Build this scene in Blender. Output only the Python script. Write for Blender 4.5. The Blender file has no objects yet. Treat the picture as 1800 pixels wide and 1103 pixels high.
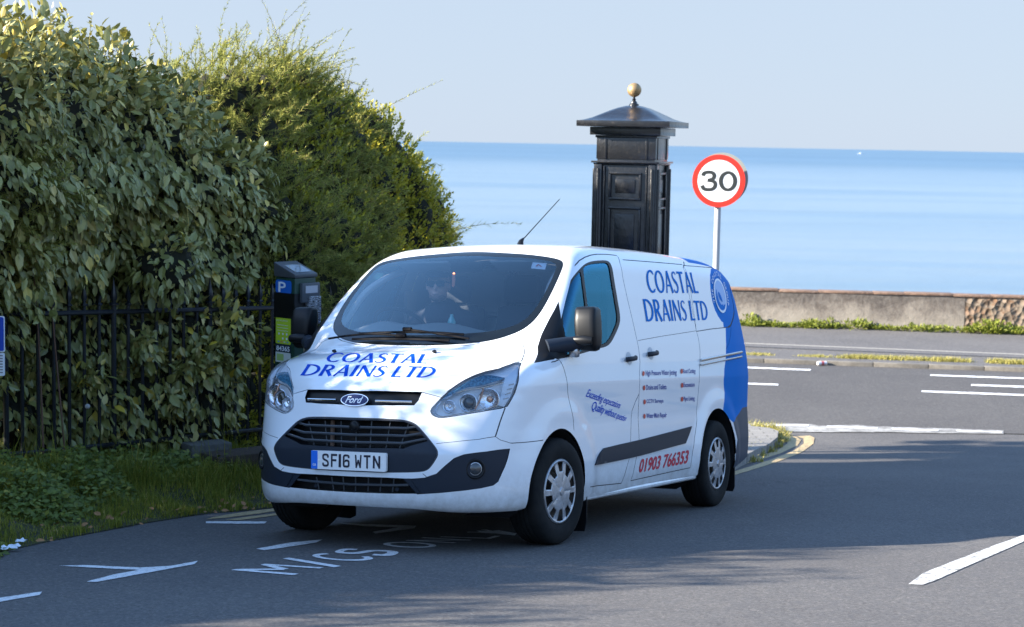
import bpy, bmesh, math, random
import numpy as np
from mathutils import Vector, Matrix, geometry
D = bpy.data; SC = bpy.context.scene; COL = SC.collection
random.seed(7); RNG = np.random.default_rng(7)
# ------------------------------------------------------------------ camera, sky, sun, exposure
CAM = np.array([0.0, 0.0, 2.5447]); PITCH, ROLL, FPX = 0.09661, 0.018865, 3100.0
cp_, sp_, cr_, sr_ = math.cos(PITCH), math.sin(PITCH), math.cos(ROLL), math.sin(ROLL)
cx = np.array([cr_, sr_*sp_, sr_*cp_]); cy = np.array([-sr_, cr_*sp_, cr_*cp_]); cf = np.array([0, cp_, -sp_])
cam_d = D.cameras.new('camera'); cam = D.objects.new('camera', cam_d); COL.objects.link(cam); SC.camera = cam
cam.matrix_world = Matrix(((cx[0], cy[0], -cf[0], CAM[0]), (cx[1], cy[1], -cf[1], CAM[1]), (cx[2], cy[2], -cf[2], CAM[2]), (0, 0, 0, 1)))
cam_d.sensor_width = 36; cam_d.lens = 36*FPX/1800; cam_d.clip_start = 0.1; cam_d.clip_end = 60000
cam_d.dof.use_dof = True; cam_d.dof.focus_distance = 10.9; cam_d.dof.aperture_fstop = 4.5
SUN_TO = np.array([-0.915, -0.165, 0.368]); SUN_TO /= np.linalg.norm(SUN_TO)
elev = math.asin(SUN_TO[2]); azim = math.atan2(SUN_TO[0], SUN_TO[1])
W = D.worlds.new('World'); SC.world = W; W.use_nodes = True
nt = W.node_tree; bg = nt.nodes['Background']; sky = nt.nodes.new('ShaderNodeTexSky')
sky.sky_type = 'NISHITA'; sky.sun_disc = False; sky.sun_elevation = elev; sky.sun_rotation = azim
sky.air_density = 1.0; sky.dust_density = 0.2; sky.ozone_density = 3.0; sky.altitude = 10
# thin sea haze low in the sky: the Nishita colour eases into a pale blue towards the horizon, all round
tcw = nt.nodes.new('ShaderNodeTexCoord'); sxw = nt.nodes.new('ShaderNodeSeparateXYZ'); rpw = nt.nodes.new('ShaderNodeMapRange'); rpw.interpolation_type = 'SMOOTHSTEP'
rpw.inputs[1].default_value = .10; rpw.inputs[2].default_value = .45; rpw.inputs[3].default_value = .97; rpw.inputs[4].default_value = 0.0
mxw = nt.nodes.new('ShaderNodeMix'); mxw.data_type = 'RGBA'; mxw.inputs[7].default_value = (1.17, 1.40, 1.73, 1)
nt.links.new(tcw.outputs['Generated'], sxw.inputs[0]); nt.links.new(sxw.outputs[2], rpw.inputs[0]); nt.links.new(rpw.outputs[0], mxw.inputs[0]); nt.links.new(sky.outputs[0], mxw.inputs[6])
nt.links.new(mxw.outputs[2], bg.inputs[0]); bg.inputs[1].default_value = 0.125
sl = D.lights.new('sun', 'SUN'); sl.energy = 5.0; sl.angle = math.radians(0.6); sl.color = (1.0, 0.91, 0.78)
so = D.objects.new('sun', sl); COL.objects.link(so); so.rotation_euler = Vector(SUN_TO).to_track_quat('Z', 'Y').to_euler()
SC.view_settings.view_transform = 'Standard'; SC.view_settings.look = 'None'; SC.view_settings.exposure = 1.98
SC.render.engine = 'CYCLES'

# ------------------------------------------------------------------ pixels, ground, van frame
def pray(px, py):
    x = (px-900)/FPX; y = -(py-551.5)/FPX
    return np.multiply.outer(np.asarray(x, float), cx) + np.multiply.outer(np.asarray(y, float), cy) + cf
def gz(X, Y):
    X = np.asarray(X, float); Y = np.asarray(Y, float)
    n = 0.011384790585509*(X+0.53488) - 0.11308501*(Y-11.21931)
    f = -1.06 + 0*X
    k = 0.12; h = np.maximum(k-np.abs(n-f), 0)/k
    return np.maximum(n, f) + h*h*k*0.25
def at(px, py, Y):
    r = pray(px, py); return CAM + r*(Y/r[1])
def onground(px, py, dz=0.0):
    px = np.asarray(px, float); py = np.asarray(py, float); r = pray(px, py).reshape(-1, 3)
    lo = np.full(len(r), 3.0); hi = np.full(len(r), 400.0)
    for _ in range(50):
        m = (lo+hi)/2; p = CAM + r*(m/r[:, 1])[:, None]
        above = p[:, 2] > gz(p[:, 0], p[:, 1])+dz
        lo = np.where(above, m, lo); hi = np.where(above, hi, m)
    return CAM + r*(lo/r[:, 1])[:, None]
VR = np.array([[-0.43445584, 0.9006221, -0.01131196], [-0.89552761, -0.430587, 0.1123616], [0.09632456, 0.05894633, 0.99360299]])
VT = np.array([-0.53488021, 11.21931054, 0.0])
VM = Matrix(((VR[0][0], VR[0][1], VR[0][2], VT[0]), (VR[1][0], VR[1][1], VR[1][2], VT[1]), (VR[2][0], VR[2][1], VR[2][2], VT[2]), (0, 0, 0, 1)))
CV = VR.T @ (CAM-VT)

# ------------------------------------------------------------------ materials
MATS = {}
def mat(name, col=(.5, .5, .5), rough=.5, metal=0., coat=0., spec=.5, trans=0., ior=1.5, emit=None, alpha=1., coat_rough=.03):
    m = D.materials.new(name); m.use_nodes = True; b = m.node_tree.nodes['Principled BSDF']
    b.inputs['Base Color'].default_value = (*col, 1); b.inputs['Roughness'].default_value = rough
    b.inputs['Metallic'].default_value = metal; b.inputs['Coat Weight'].default_value = coat
    b.inputs['Coat Roughness'].default_value = coat_rough
    b.inputs['Specular IOR Level'].default_value = spec; b.inputs['Transmission Weight'].default_value = trans
    b.inputs['IOR'].default_value = ior; b.inputs['Alpha'].default_value = alpha
    MATS[name] = m; return m
class N:
    "small node-tree helper"
    def __init__(s, m): s.t = m.node_tree; s.b = s.t.nodes['Principled BSDF']
    def n(s, typ, **kw):
        o = s.t.nodes.new(typ)
        for k, v in kw.items():
            if k.startswith('i_'):
                o.inputs[int(k[2:])].default_value = v
            else: setattr(o, k, v)
        return o
    def l(s, a, b): s.t.links.new(a, b)
    def coord(s, scale=(1, 1, 1), kind='Object'):
        c = s.n('ShaderNodeTexCoord'); m = s.n('ShaderNodeMapping'); m.inputs['Scale'].default_value = scale
        s.l(c.outputs[kind], m.inputs[0]); return m.outputs[0]
    def noise(s, vec, scale, detail=4, rough=.6, dist=0.):
        o = s.n('ShaderNodeTexNoise'); o.inputs['Scale'].default_value = scale; o.inputs['Detail'].default_value = detail
        o.inputs['Roughness'].default_value = rough; o.inputs['Distortion'].default_value = dist; s.l(vec, o.inputs['Vector']); return o.outputs['Fac']
    def ramp(s, fac, stops, interp='LINEAR'):
        r = s.n('ShaderNodeValToRGB'); e = r.color_ramp.elements; r.color_ramp.interpolation = interp
        while len(e) < len(stops): e.new(.5)
        for x, (p, c) in zip(e, stops):
            x.position = p; x.color = (*c, 1) if len(c) == 3 else c
        s.l(fac, r.inputs[0]); return r.outputs[0]
    def mix(s, fac, a, b, mode='MIX'):
        m = s.n('ShaderNodeMix', data_type='RGBA', blend_type=mode)
        for v, i in ((fac, 0), (a, 6), (b, 7)):
            if isinstance(v, (int, float)): m.inputs[i].default_value = v
            elif isinstance(v, tuple): m.inputs[i].default_value = (*v, 1)
            else: s.l(v, m.inputs[i])
        return m.outputs[2]
    def bump(s, h, strength, dist=.01):
        b = s.n('ShaderNodeBump'); b.inputs['Strength'].default_value = strength; b.inputs['Distance'].default_value = dist
        s.l(h, b.inputs['Height']); s.l(b.outputs[0], s.b.inputs['Normal'])
    def color(s, c): s.l(c, s.b.inputs['Base Color'])

# ------------------------------------------------------------------ object helpers
def link(me, name, parent=None):
    o = D.objects.new(name, me); COL.objects.link(o)
    if parent is not None: o.parent = parent
    return o
def tag(o, label=None, cat=None, group=None, kind=None):
    if label: o['label'] = label
    if cat: o['category'] = cat
    if group: o['group'] = group
    if kind: o['kind'] = kind
    return o
def empty(name, loc=(0, 0, 0), label=None, cat=None, group=None, rz=0):
    o = D.objects.new(name, None); COL.objects.link(o); o.location = loc; o.rotation_euler = (0, 0, rz); o.empty_display_size = .1
    return tag(o, label, cat, group)
def mesh(name, V, F, mats, parent=None, smooth=True, fm=None, normals=None):
    me = D.meshes.new(name); V = np.asarray(V, float)
    me.from_pydata([tuple(v) for v in V], [], [tuple(int(i) for i in f) for f in F])
    if not isinstance(mats, (list, tuple)): mats = [mats]
    for m in mats: me.materials.append(m)
    if fm is not None: me.polygons.foreach_set('material_index', np.asarray(fm, np.int32))
    me.polygons.foreach_set('use_smooth', [smooth]*len(me.polygons))
    if normals is not None: me.normals_split_custom_set_from_vertices([tuple(n) for n in normals])
    me.update(); return link(me, name, parent)
def fast_mesh(name, V, F, mats, parent=None, rnd=None, smooth=False):
    "V (n,3), F (m,k) same-size faces, rnd per face"
    me = D.meshes.new(name); n, k = F.shape
    me.vertices.add(len(V)); me.vertices.foreach_set('co', np.asarray(V, np.float32).ravel())
    me.loops.add(n*k); me.loops.foreach_set('vertex_index', F.astype(np.int32).ravel())
    me.polygons.add(n); me.polygons.foreach_set('loop_start', np.arange(0, n*k, k, dtype=np.int32))
    me.polygons.foreach_set('loop_total', np.full(n, k, np.int32))
    me.polygons.foreach_set('use_smooth', np.full(n, smooth))
    me.materials.append(mats); me.update(calc_edges=True); me.validate()
    if rnd is not None:
        a = me.attributes.new('rnd', 'FLOAT', 'FACE'); a.data.foreach_set('value', np.asarray(rnd, np.float32))
    return link(me, name, parent)
class MB:
    "collects simple solids into one mesh"
    def __init__(s): s.V = []; s.F = []
    def add(s, V, F):
        o = len(s.V); s.V += [tuple(v) for v in V]; s.F += [tuple(i+o for i in f) for f in F]; return s
    def box(s, c, d, R=None):
        c = np.array(c, float); d = np.array(d, float)/2
        P = np.array([[i, j, k] for i in (-1, 1) for j in (-1, 1) for k in (-1, 1)], float)*d
        if R is not None: P = P @ np.asarray(R).T
        return s.add(P+c, [(0, 1, 3, 2), (4, 6, 7, 5), (0, 4, 5, 1), (2, 3, 7, 6), (0, 2, 6, 4), (1, 5, 7, 3)])
    def tube(s, pts, r, n=8, cap=True, flat=None):
        pts = np.array(pts, float); m = len(pts); r = np.broadcast_to(r, (m,)).astype(float)
        T = np.gradient(pts, axis=0); T /= np.linalg.norm(T, axis=1)[:, None]+1e-12
        up = np.array([0, 0, 1.]) if abs(T[0][2]) < .9 else np.array([1., 0, 0])
        if flat is not None: up = np.array(flat[0], float)
        V = []
        for i in range(m):
            a = np.cross(T[i], up); a /= np.linalg.norm(a)+1e-12; b = np.cross(a, T[i])
            ra, rb = (r[i], r[i]) if flat is None else (r[i]*flat[1], r[i])
            for k in range(n):
                t = 2*math.pi*(k+.5)/n; V.append(pts[i]+a*math.cos(t)*ra+b*math.sin(t)*rb)
        F = [(i*n+k, i*n+(k+1) % n, (i+1)*n+(k+1) % n, (i+1)*n+k) for i in range(m-1) for k in range(n)]
        if cap: F += [tuple(range(n))[::-1], tuple((m-1)*n+k for k in range(n))]
        return s.add(V, F)
    def lathe(s, prof, n=32, o=(0, 0, 0), ax=2, R=None):
        "prof: (r, h) list around axis"
        V = []
        for r, h in prof:
            for k in range(n):
                t = 2*math.pi*k/n; a, b = r*math.cos(t), r*math.sin(t)
                V.append({2: (a, b, h), 1: (b, h, a), 0: (h, a, b)}[ax])
        V = np.array(V)
        if R is not None: V = V @ np.asarray(R).T
        V = V+np.array(o); m = len(prof)
        return s.add(V, [(i*n+k, i*n+(k+1) % n, (i+1)*n+(k+1) % n, (i+1)*n+k) for i in range(m-1) for k in range(n)])
    def prism(s, poly, h0, h1, fr):
        "poly 2-D outline, fr(u, v, h) -> 3-D"
        n = len(poly); V = [fr(u, v, h0) for u, v in poly]+[fr(u, v, h1) for u, v in poly]
        F = [(i, (i+1) % n, n+(i+1) % n, n+i) for i in range(n)]
        return s.add(V, F+[tuple(range(n))[::-1], tuple(range(n, 2*n))])
    def build(s, name, m, parent=None, smooth=False, bevel=0, angle=35):
        me = D.meshes.new(name); me.from_pydata(s.V, [], s.F)
        bm = bmesh.new(); bm.from_mesh(me); bmesh.ops.recalc_face_normals(bm, faces=bm.faces)
        if bevel: bmesh.ops.bevel(bm, geom=[e for e in bm.edges if len(e.link_faces) == 2 and e.calc_face_angle(0) > .6], offset=bevel, segments=2, affect='EDGES', profile=.6)
        bm.to_mesh(me); bm.free(); me.materials.append(m)
        if smooth or bevel:
            me.polygons.foreach_set('use_smooth', [True]*len(me.polygons)); me.set_sharp_from_angle(angle=math.radians(angle))
        me.update(); return link(me, name, parent)
def inpoly(P, poly):
    P = np.asarray(P, float); poly = np.asarray(poly, float); x, y = P[:, 0], P[:, 1]; c = np.zeros(len(P), bool)
    x1, y1 = poly[-1]
    for x2, y2 in poly:
        k = ((y1 > y) != (y2 > y)); 
        if y1 != y2: c ^= k & (x < (x2-x1)*(y-y1)/(y2-y1)+x1)
        x1, y1 = x2, y2
    return c
def dens(pts, step, closed=True):
    P = [np.array(p, float) for p in pts]; out = []
    n = len(P); 
    for i in range(n if closed else n-1):
        a, b = P[i], P[(i+1) % n]; k = max(1, int(np.linalg.norm(b-a)/step))
        out += [a+(b-a)*j/k for j in range(k)]
    if not closed: out.append(P[-1])
    return np.array(out)
def catmull(pts, k=6, closed=False):
    P = [np.array(p, float) for p in pts]; n = len(P); out = []
    for i in range(n if closed else n-1):
        p0 = P[(i-1) % n] if closed or i > 0 else 2*P[0]-P[1]; p1 = P[i]; p2 = P[(i+1) % n]
        p3 = P[(i+2) % n] if closed or i+2 < n else 2*P[-1]-P[-2]
        for j in range(k):
            t = j/k; out.append(.5*((2*p1)+(-p0+p2)*t+(2*p0-5*p1+4*p2-p3)*t*t+(-p0+3*p1-3*p2+p3)*t**3))
    if not closed: out.append(P[-1])
    return np.array(out)
def chaikin(P, it=2, closed=True):
    P = np.array(P, float)
    for _ in range(it):
        Q = np.roll(P, -1, 0) if closed else P[1:]; A = P if closed else P[:-1]
        R = np.empty((2*len(A), P.shape[1])); R[0::2] = .75*A+.25*Q; R[1::2] = .25*A+.75*Q
        P = R if closed else np.vstack([P[:1], R, P[-1:]])
    return P
def cdt(loops, extra=None, open_lines=()):
    "triangulate with all loops as constraints; returns verts2d, tris"
    V = []; E = []
    for L in loops:
        o = len(V); V += [Vector(p[:2]) for p in L]; n = len(L); E += [(o+i, o+(i+1) % n) for i in range(n)]
    for L in open_lines:
        o = len(V); V += [Vector(p[:2]) for p in L]; E += [(o+i, o+i+1) for i in range(len(L)-1)]
    if extra is not None: V += [Vector(p) for p in extra]
    v, e, f, _, _, _ = geometry.delaunay_2d_cdt(V, E, [], 0, 1e-6)
    return np.array([tuple(p) for p in v]), np.array([t for t in f if len(t) == 3], int)
def lattice(loop, h):
    lo = loop.min(0); hi = loop.max(0); xs = np.arange(lo[0]+h*.37, hi[0], h); P = []
    for j, y in enumerate(np.arange(lo[1]+h*.41, hi[1], h*.866)):
        P.append(np.stack([xs+(j % 2)*h/2, np.full(len(xs), y)], 1))
    P = np.vstack(P); return P[inpoly(P, loop)]
# ------------------------------------------------------------------ the van's body surface (implicit), van frame: x forward, y left, z up
def ss(a, b, x): t = np.clip((x-a)/(b-a), 0, 1); return t*t*(3-2*t)
_front = [(.55, .20), (.74, .225), (.88, .255), (.935, .31), (.950, .40), (.955, .52), (.952, .62), (.935, .74), (.912, .84), (.888, .915), (.868, .948)]
_hood = [(.862, .955), (.84, .985), (.79, 1.035), (.70, 1.088), (.57, 1.143), (.42, 1.190), (.30, 1.222), (.262, 1.236)]
_ws = [(.262, 1.236), (.05, 1.405), (-.20, 1.595), (-.42, 1.750), (-.56, 1.838), (-.66, 1.880)]
_roof = [(-.80, 1.918), (-1.0, 1.940), (-1.4, 1.958), (-2.2, 1.968), (-3.0, 1.962), (-3.5, 1.950), (-3.80, 1.925)]
_rear = [(-3.92, 1.875), (-3.955, 1.78), (-3.975, 1.4), (-3.985, 1.1), (-3.995, .9), (-4.0, .55), (-3.98, .36), (-3.90, .28), (-3.6, .24)]
_pr = np.vstack([catmull(_front, 5), catmull(_hood, 5), catmull(_ws[1:]+_roof, 5), catmull(_rear, 5)])
GX0, GZ0, GH = -4.9, -.3, .0125; _gx = np.arange(GX0, 2.0, GH); _gz = np.arange(GZ0, 2.7, GH)
def _sdf(poly):
    X, Z = np.meshgrid(_gx, _gz, indexing='ij'); P = np.stack([X.ravel(), Z.ravel()], 1); d = np.full(len(P), 9.)
    A = poly; B = np.roll(poly, -1, 0)
    for a, b in zip(A, B):
        ab = b-a; L = ab@ab
        if L < 1e-12: continue
        t = np.clip(((P-a)@ab)/L, 0, 1); q = P-a-t[:, None]*ab; d = np.minimum(d, (q*q).sum(1))
    d = np.sqrt(d); d[inpoly(P, poly)] *= -1
    return d.reshape(X.shape)
SDF = _sdf(_pr)
def sdf(x, z):
    u = np.clip((x-GX0)/GH, 0, len(_gx)-1.001); v = np.clip((z-GZ0)/GH, 0, len(_gz)-1.001); i = u.astype(int); j = v.astype(int); a = u-i; b = v-j
    return SDF[i, j]*(1-a)*(1-b)+SDF[i+1, j]*a*(1-b)+SDF[i, j+1]*(1-a)*b+SDF[i+1, j+1]*a*b
def bulge(y, z):
    ay = np.abs(y)
    a = np.interp(z, [.3, .6, .8, .95, 1.1, 1.3, 2], [.12, .12, .30, .42, .31, .17, .12]); c = np.interp(z, [.3, .6, .8, .95], [1.9, 1.9, .75, 0])
    return a*ay*ay + c*np.maximum(ay-.5, 0)**2
WA = (0.0, .355); WB = (-2.933, .355)
def halfw(x, z):
    w = np.interp(z, [.15, .26, .36, .5, .62, .75, .9, 1.0, 1.12, 1.25, 1.4, 1.6, 1.75, 1.86, 2.0, 2.2], [.90, .945, .966, .972, .966, .958, .964, .970, .960, .938, .905, .855, .812, .775, .70, .60])
    for c, a in ((WA, .020), (WB, .024)):
        r = np.hypot(x-c[0], z-c[1]); w = w + a*(1-ss(.44, .60, r))
    w = w - .22*np.maximum(x-.05, 0)**2 - .055*ss(-3.4, -4.05, x)
    return w
def F12(p):
    x, y, z = p[..., 0], p[..., 1], p[..., 2]; ay = np.abs(y)
    wf = ss(-1.6, .1, x)
    crown = .055*y*y*(1-.85*ss(.15, .5, x))
    f1 = sdf(x + bulge(y, z)*wf - .10*y*y*ss(-2.8, -3.9, x), z+crown)
    return f1, ay-halfw(x, z)
def FF(p):
    f1, f2 = F12(p); x, z = p[..., 0], p[..., 2]
    k = .10 - .035*ss(.1, .4, x)*ss(.85, 1.0, z) + .07*ss(1.55, 1.9, z)*ss(-.3, -1.0, x) + .02*ss(-3.2, -3.8, x)
    h = np.maximum(k-np.abs(f1-f2), 0)/k
    return np.maximum(f1, f2)+h*h*k*.25
def march(o, d, tmax, n=90, inward=True):
    "first crossing outside->inside along o+t d (d unit)"
    o = np.broadcast_to(o, d.shape); ts = np.linspace(0, tmax, n); lo = np.zeros(len(d)); hi = np.full(len(d), np.nan); prev = None
    for i, t in enumerate(ts):
        f = FF(o+d*t)
        new = (f < 0) & np.isnan(hi); hi[new] = t; lo[new] = ts[max(i-1, 0)]
    bad = np.isnan(hi); hi = np.where(bad, tmax, hi)
    for _ in range(22):
        m = (lo+hi)/2; f = FF(o+d*m[:, None]); lo = np.where(f > 0, m, lo); hi = np.where(f > 0, hi, m)
    t = (lo+hi)/2; t[bad] = np.nan
    return o+d*t[:, None]
def lift(pts):
    "photo pixel -> point of the body surface, van frame"
    P = np.array(pts, float); r = pray(P[:, 0], P[:, 1]) @ VR; r /= np.linalg.norm(r, axis=1)[:, None]
    q = march(CV+r*7.0, r, 10.0, 500); bad = np.isnan(q[:, 0])
    if bad.any():   # ray just misses: take closest approach
        ts = np.linspace(7, 17, 1200)
        for i in np.where(bad)[0]:
            f = FF(CV+r[i]*ts[:, None]); q[i] = CV+r[i]*ts[np.argmin(f)]
        
    return q
def nrm(p, e=.006):
    p = np.asarray(p, float); g = np.zeros_like(p)
    for k in range(3):
        d = np.zeros(3); d[k] = e; g[..., k] = FF(p+d)-FF(p-d)
    return g/(np.linalg.norm(g, axis=-1)[..., None]+1e-12)
_g = chaikin([(1.25, -.6), (1.25, .1), (1.25, .75), (.80, 1.55), (-.45, 2.25), (-1.6, 2.35), (-3.3, 2.35), (-4.15, 2.15), (-4.4, 1.3), (-4.4, .5), (-4.4, -.6)], 5, False)
_g = _g[1:-1]; _s = np.r_[0, np.cumsum(np.linalg.norm(np.diff(_g, axis=0), axis=1))]
GS = np.arange(0, _s[-1], .004); GP = np.stack([np.interp(GS, _s, _g[:, 0]), np.interp(GS, _s, _g[:, 1])], 1)
GT = np.gradient(GP, axis=0)
for _ in range(3): 
    kk = np.ones(41)/41; GT = np.stack([np.convolve(np.pad(GT[:, i], 20, 'edge'), kk, 'valid') for i in (0, 1)], 1)
GT /= np.linalg.norm(GT, axis=1)[:, None]; GN = np.stack([GT[:, 1], -GT[:, 0]], 1)
if GN[len(GN)//2][1] < 0: GN = -GN
def front3(S):
    "(s,y) -> surface"
    s, y = S[:, 0], S[:, 1]; px = np.interp(s, GS, GP[:, 0]); pz = np.interp(s, GS, GP[:, 1]); nx = np.interp(s, GS, GN[:, 0]); nz = np.interp(s, GS, GN[:, 1])
    L = np.hypot(nx, nz); o = np.stack([px, y, pz], 1); d = np.stack([-nx/L, 0*y, -nz/L], 1)
    return march(o, d, 1.1)
def inv_front(p):
    x, z = p[:, 0], p[:, 2]; s = np.empty(len(p))
    for i in range(len(p)):
        rel = np.stack([x[i]-GP[:, 0], z[i]-GP[:, 1]], 1); d = (rel**2).sum(1); c = (rel*GT).sum(1)
        # nearest along the normal line: zero of c near minimum of d
        j = int(np.argmin(d+ 40*c*c*0)); 
        s[i] = GS[j]+c[j]
    # refine with the smoothed normals
    for _ in range(4):
        gx = np.interp(s, GS, GP[:, 0]); gzz = np.interp(s, GS, GP[:, 1]); nx = np.interp(s, GS, GN[:, 0]); nz = np.interp(s, GS, GN[:, 1])
        tx, tz = -nz, nx; tx2 = np.interp(s, GS, GT[:, 0]); sg = np.sign(tx*tx2+tz*np.interp(s, GS, GT[:, 1]))
        s = s + .8*((x-gx)*tx+(z-gzz)*tz)*sg
    return np.stack([s, p[:, 1]], 1)
def side3(S, sgn=1):
    o = np.stack([S[:, 0], np.full(len(S), 1.15*sgn), S[:, 1]], 1); d = np.zeros_like(o); d[:, 1] = -sgn
    return march(o, d, 1.1)
# seam between the front/roof patch and the side patch: where the two forms meet
_ss = np.arange(GS[0]+.02, GS[-1]-.02, .03); _lo = np.full(len(_ss), .2); _hi = np.full(len(_ss), 1.0)
for _ in range(22):
    m = (_lo+_hi)/2; p = front3(np.stack([_ss, m], 1)); f1, f2 = F12(np.nan_to_num(p)); ins = (f1 > f2) & ~np.isnan(p[:, 0])
    _lo = np.where(ins, m, _lo); _hi = np.where(ins, _hi, m)
SEAM = front3(np.stack([_ss, _lo], 1)); SY = _lo
ZB = .245
ok = (SEAM[:, 2] > ZB) & ~np.isnan(SEAM[:, 0]) & ~((SEAM[:, 0] < -3) & (SEAM[:, 2] < .34)); _i0 = np.where(ok)[0][0]; _i1 = np.where(ok)[0][-1]
SEAM = SEAM[_i0:_i1+1]; SSY = np.stack([_ss, SY], 1)[_i0:_i1+1]
# ------------------------------------------------------------------ materials of the van
def paint_mat(name, col):
    m = mat(name, col, rough=.42, coat=.08, spec=.18, coat_rough=.02); n = N(m); v = n.coord()
    big = n.noise(v, 1.3, 3, .5); n.color(n.mix(n.ramp(big, [(.3, (0, 0, 0)), (.8, (1, 1, 1))]), col, tuple(c*.94 for c in col)))
    f = n.noise(v, 9, 5, .7)
    r = n.n('ShaderNodeMapRange'); r.inputs[1].default_value = .3; r.inputs[2].default_value = .8; r.inputs[3].default_value = .02; r.inputs[4].default_value = .10
    n.l(f, r.inputs[0]); n.l(r.outputs[0], n.b.inputs['Coat Roughness']); 
    return m
# dirt low on the white paint
m_white = mat('white_paint', (.79, .82, .85), rough=.35, coat=1.0, coat_rough=.03); n = N(m_white)
v = n.coord(); sx = n.n('ShaderNodeSeparateXYZ'); n.l(v, sx.inputs[0]); d1 = n.noise(v, 14, 6, .75); 
mr = n.n('ShaderNodeMapRange'); n.l(sx.outputs[2], mr.inputs[0]); mr.inputs[1].default_value = .62; mr.inputs[2].default_value = .22
ml = n.n('ShaderNodeMath', operation='MULTIPLY'); n.l(mr.outputs[0], ml.inputs[0]); n.l(d1, ml.inputs[1])
n.color(n.mix(n.ramp(ml.outputs[0], [(.18, (0, 0, 0)), (.75, (.75, .75, .75))]), (.79, .82, .85), (.33, .30, .26)))
m_blue = mat('blue_film', (.002, .165, .54), rough=.55, spec=.06); m_blue2 = paint_mat('violet_blue_film', (.035, .055, .36))
m_gap = mat('panel_gap', (.07, .075, .085), rough=.8)
m_plastic = mat('grey_plastic', (.013, .020, .033), rough=.5, spec=.28); n = N(m_plastic); n.bump(n.noise(n.coord(), 400, 2), .15, .001)
m_rbump = mat('rear_bumper_grey', (.05, .062, .085), rough=.5, spec=.3)
m_black = mat('black_plastic', (.007, .008, .010), rough=.4, spec=.25)
m_rubber = mat('window_rubber', (.010, .011, .012), rough=.55)
m_dark = mat('dark_void', (.006, .006, .007), rough=.9)
m_frit = mat('black_glass', (.008, .010, .013), rough=.06); n = N(m_frit); n.color(n.ramp(n.noise(n.coord(), 60, 6, .8), [(.60, (.006, .009, .012)), (.85, (.035, .04, .045))]))
m_chrome = mat('chrome', (.72, .74, .77), rough=.12, metal=1.)
m_satin = mat('satin_silver', (.50, .52, .55), rough=.33, metal=.85)
m_seat = mat('seat_cloth', (.07, .078, .09), rough=.95)
m_trim = mat('pale_cab_trim', (.55, .57, .56), rough=.8)
m_dash = mat('dashboard_plastic', (.20, .23, .235), rough=.8)
def glass_mat(name, tint, ior=1.5, boost=1.0, rough=0.0, dirt=.0, gcol=(1, 1, 1)):
    m = D.materials.new(name); m.use_nodes = True; t = m.node_tree; t.nodes.remove(t.nodes['Principled BSDF']); out = t.nodes['Material Output']
    tr = t.nodes.new('ShaderNodeBsdfTransparent'); tr.inputs[0].default_value = (*tint, 1); gl = t.nodes.new('ShaderNodeBsdfGlossy'); gl.inputs['Roughness'].default_value = rough
    gl.inputs[0].default_value = (*gcol, 1)
    fr = t.nodes.new('ShaderNodeFresnel'); fr.inputs[0].default_value = ior; mx = t.nodes.new('ShaderNodeMixShader')
    mu = t.nodes.new('ShaderNodeMath'); mu.operation = 'MULTIPLY'; mu.inputs[1].default_value = boost; mu.use_clamp = True
    t.links.new(fr.outputs[0], mu.inputs[0]); t.links.new(mu.outputs[0], mx.inputs[0]); t.links.new(tr.outputs[0], mx.inputs[1]); t.links.new(gl.outputs[0], mx.inputs[2])
    last = mx.outputs[0]
    if dirt:
        tc = t.nodes.new('ShaderNodeTexCoord'); no = t.nodes.new('ShaderNodeTexNoise'); no.inputs['Scale'].default_value = 55; no.inputs['Detail'].default_value = 6; no.inputs['Roughness'].default_value = .8
        rp = t.nodes.new('ShaderNodeValToRGB'); rp.color_ramp.elements[0].position = .66; rp.color_ramp.elements[0].color = (0, 0, 0, 1); rp.color_ramp.elements[1].position = .84; rp.color_ramp.elements[1].color = (dirt, dirt, dirt, 1)
        df = t.nodes.new('ShaderNodeBsdfDiffuse'); df.inputs[0].default_value = (.5, .5, .48, 1); m2 = t.nodes.new('ShaderNodeMixShader')
        t.links.new(tc.outputs['Object'], no.inputs['Vector']); t.links.new(no.outputs['Fac'], rp.inputs[0]); t.links.new(rp.outputs[0], m2.inputs[0]); t.links.new(last, m2.inputs[1]); t.links.new(df.outputs[0], m2.inputs[2]); last = m2.outputs[0]
    t.links.new(last, out.inputs['Surface']); return m
m_screen = glass_mat('windscreen_glass', (1.0, 1.0, 1.0), 1.5, 2.4, dirt=.22, gcol=(.72, .92, 1))
m_window = glass_mat('side_window_glass', (.85, .9, .92), 1.5, 2.0, gcol=(.16, .60, .95))
m_lens = glass_mat('lamp_lens', (.93, .95, .97), 1.45, 1.0)
m_blueink = mat('blue_vinyl', (.001, .065, .50), rough=.6, spec=.05); m_sideink = mat('sky_blue_vinyl', (.002, .17, .56), rough=.6, spec=.05)
m_navy = mat('navy_vinyl', (.02, .055, .30), rough=.4); m_red = mat('red_vinyl', (.55, .015, .045), rough=.4); m_dot = mat('orange_red_vinyl', (.62, .06, .035), rough=.4)
m_wht = mat('white_vinyl', (.75, .80, .86), rough=.4)

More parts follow.
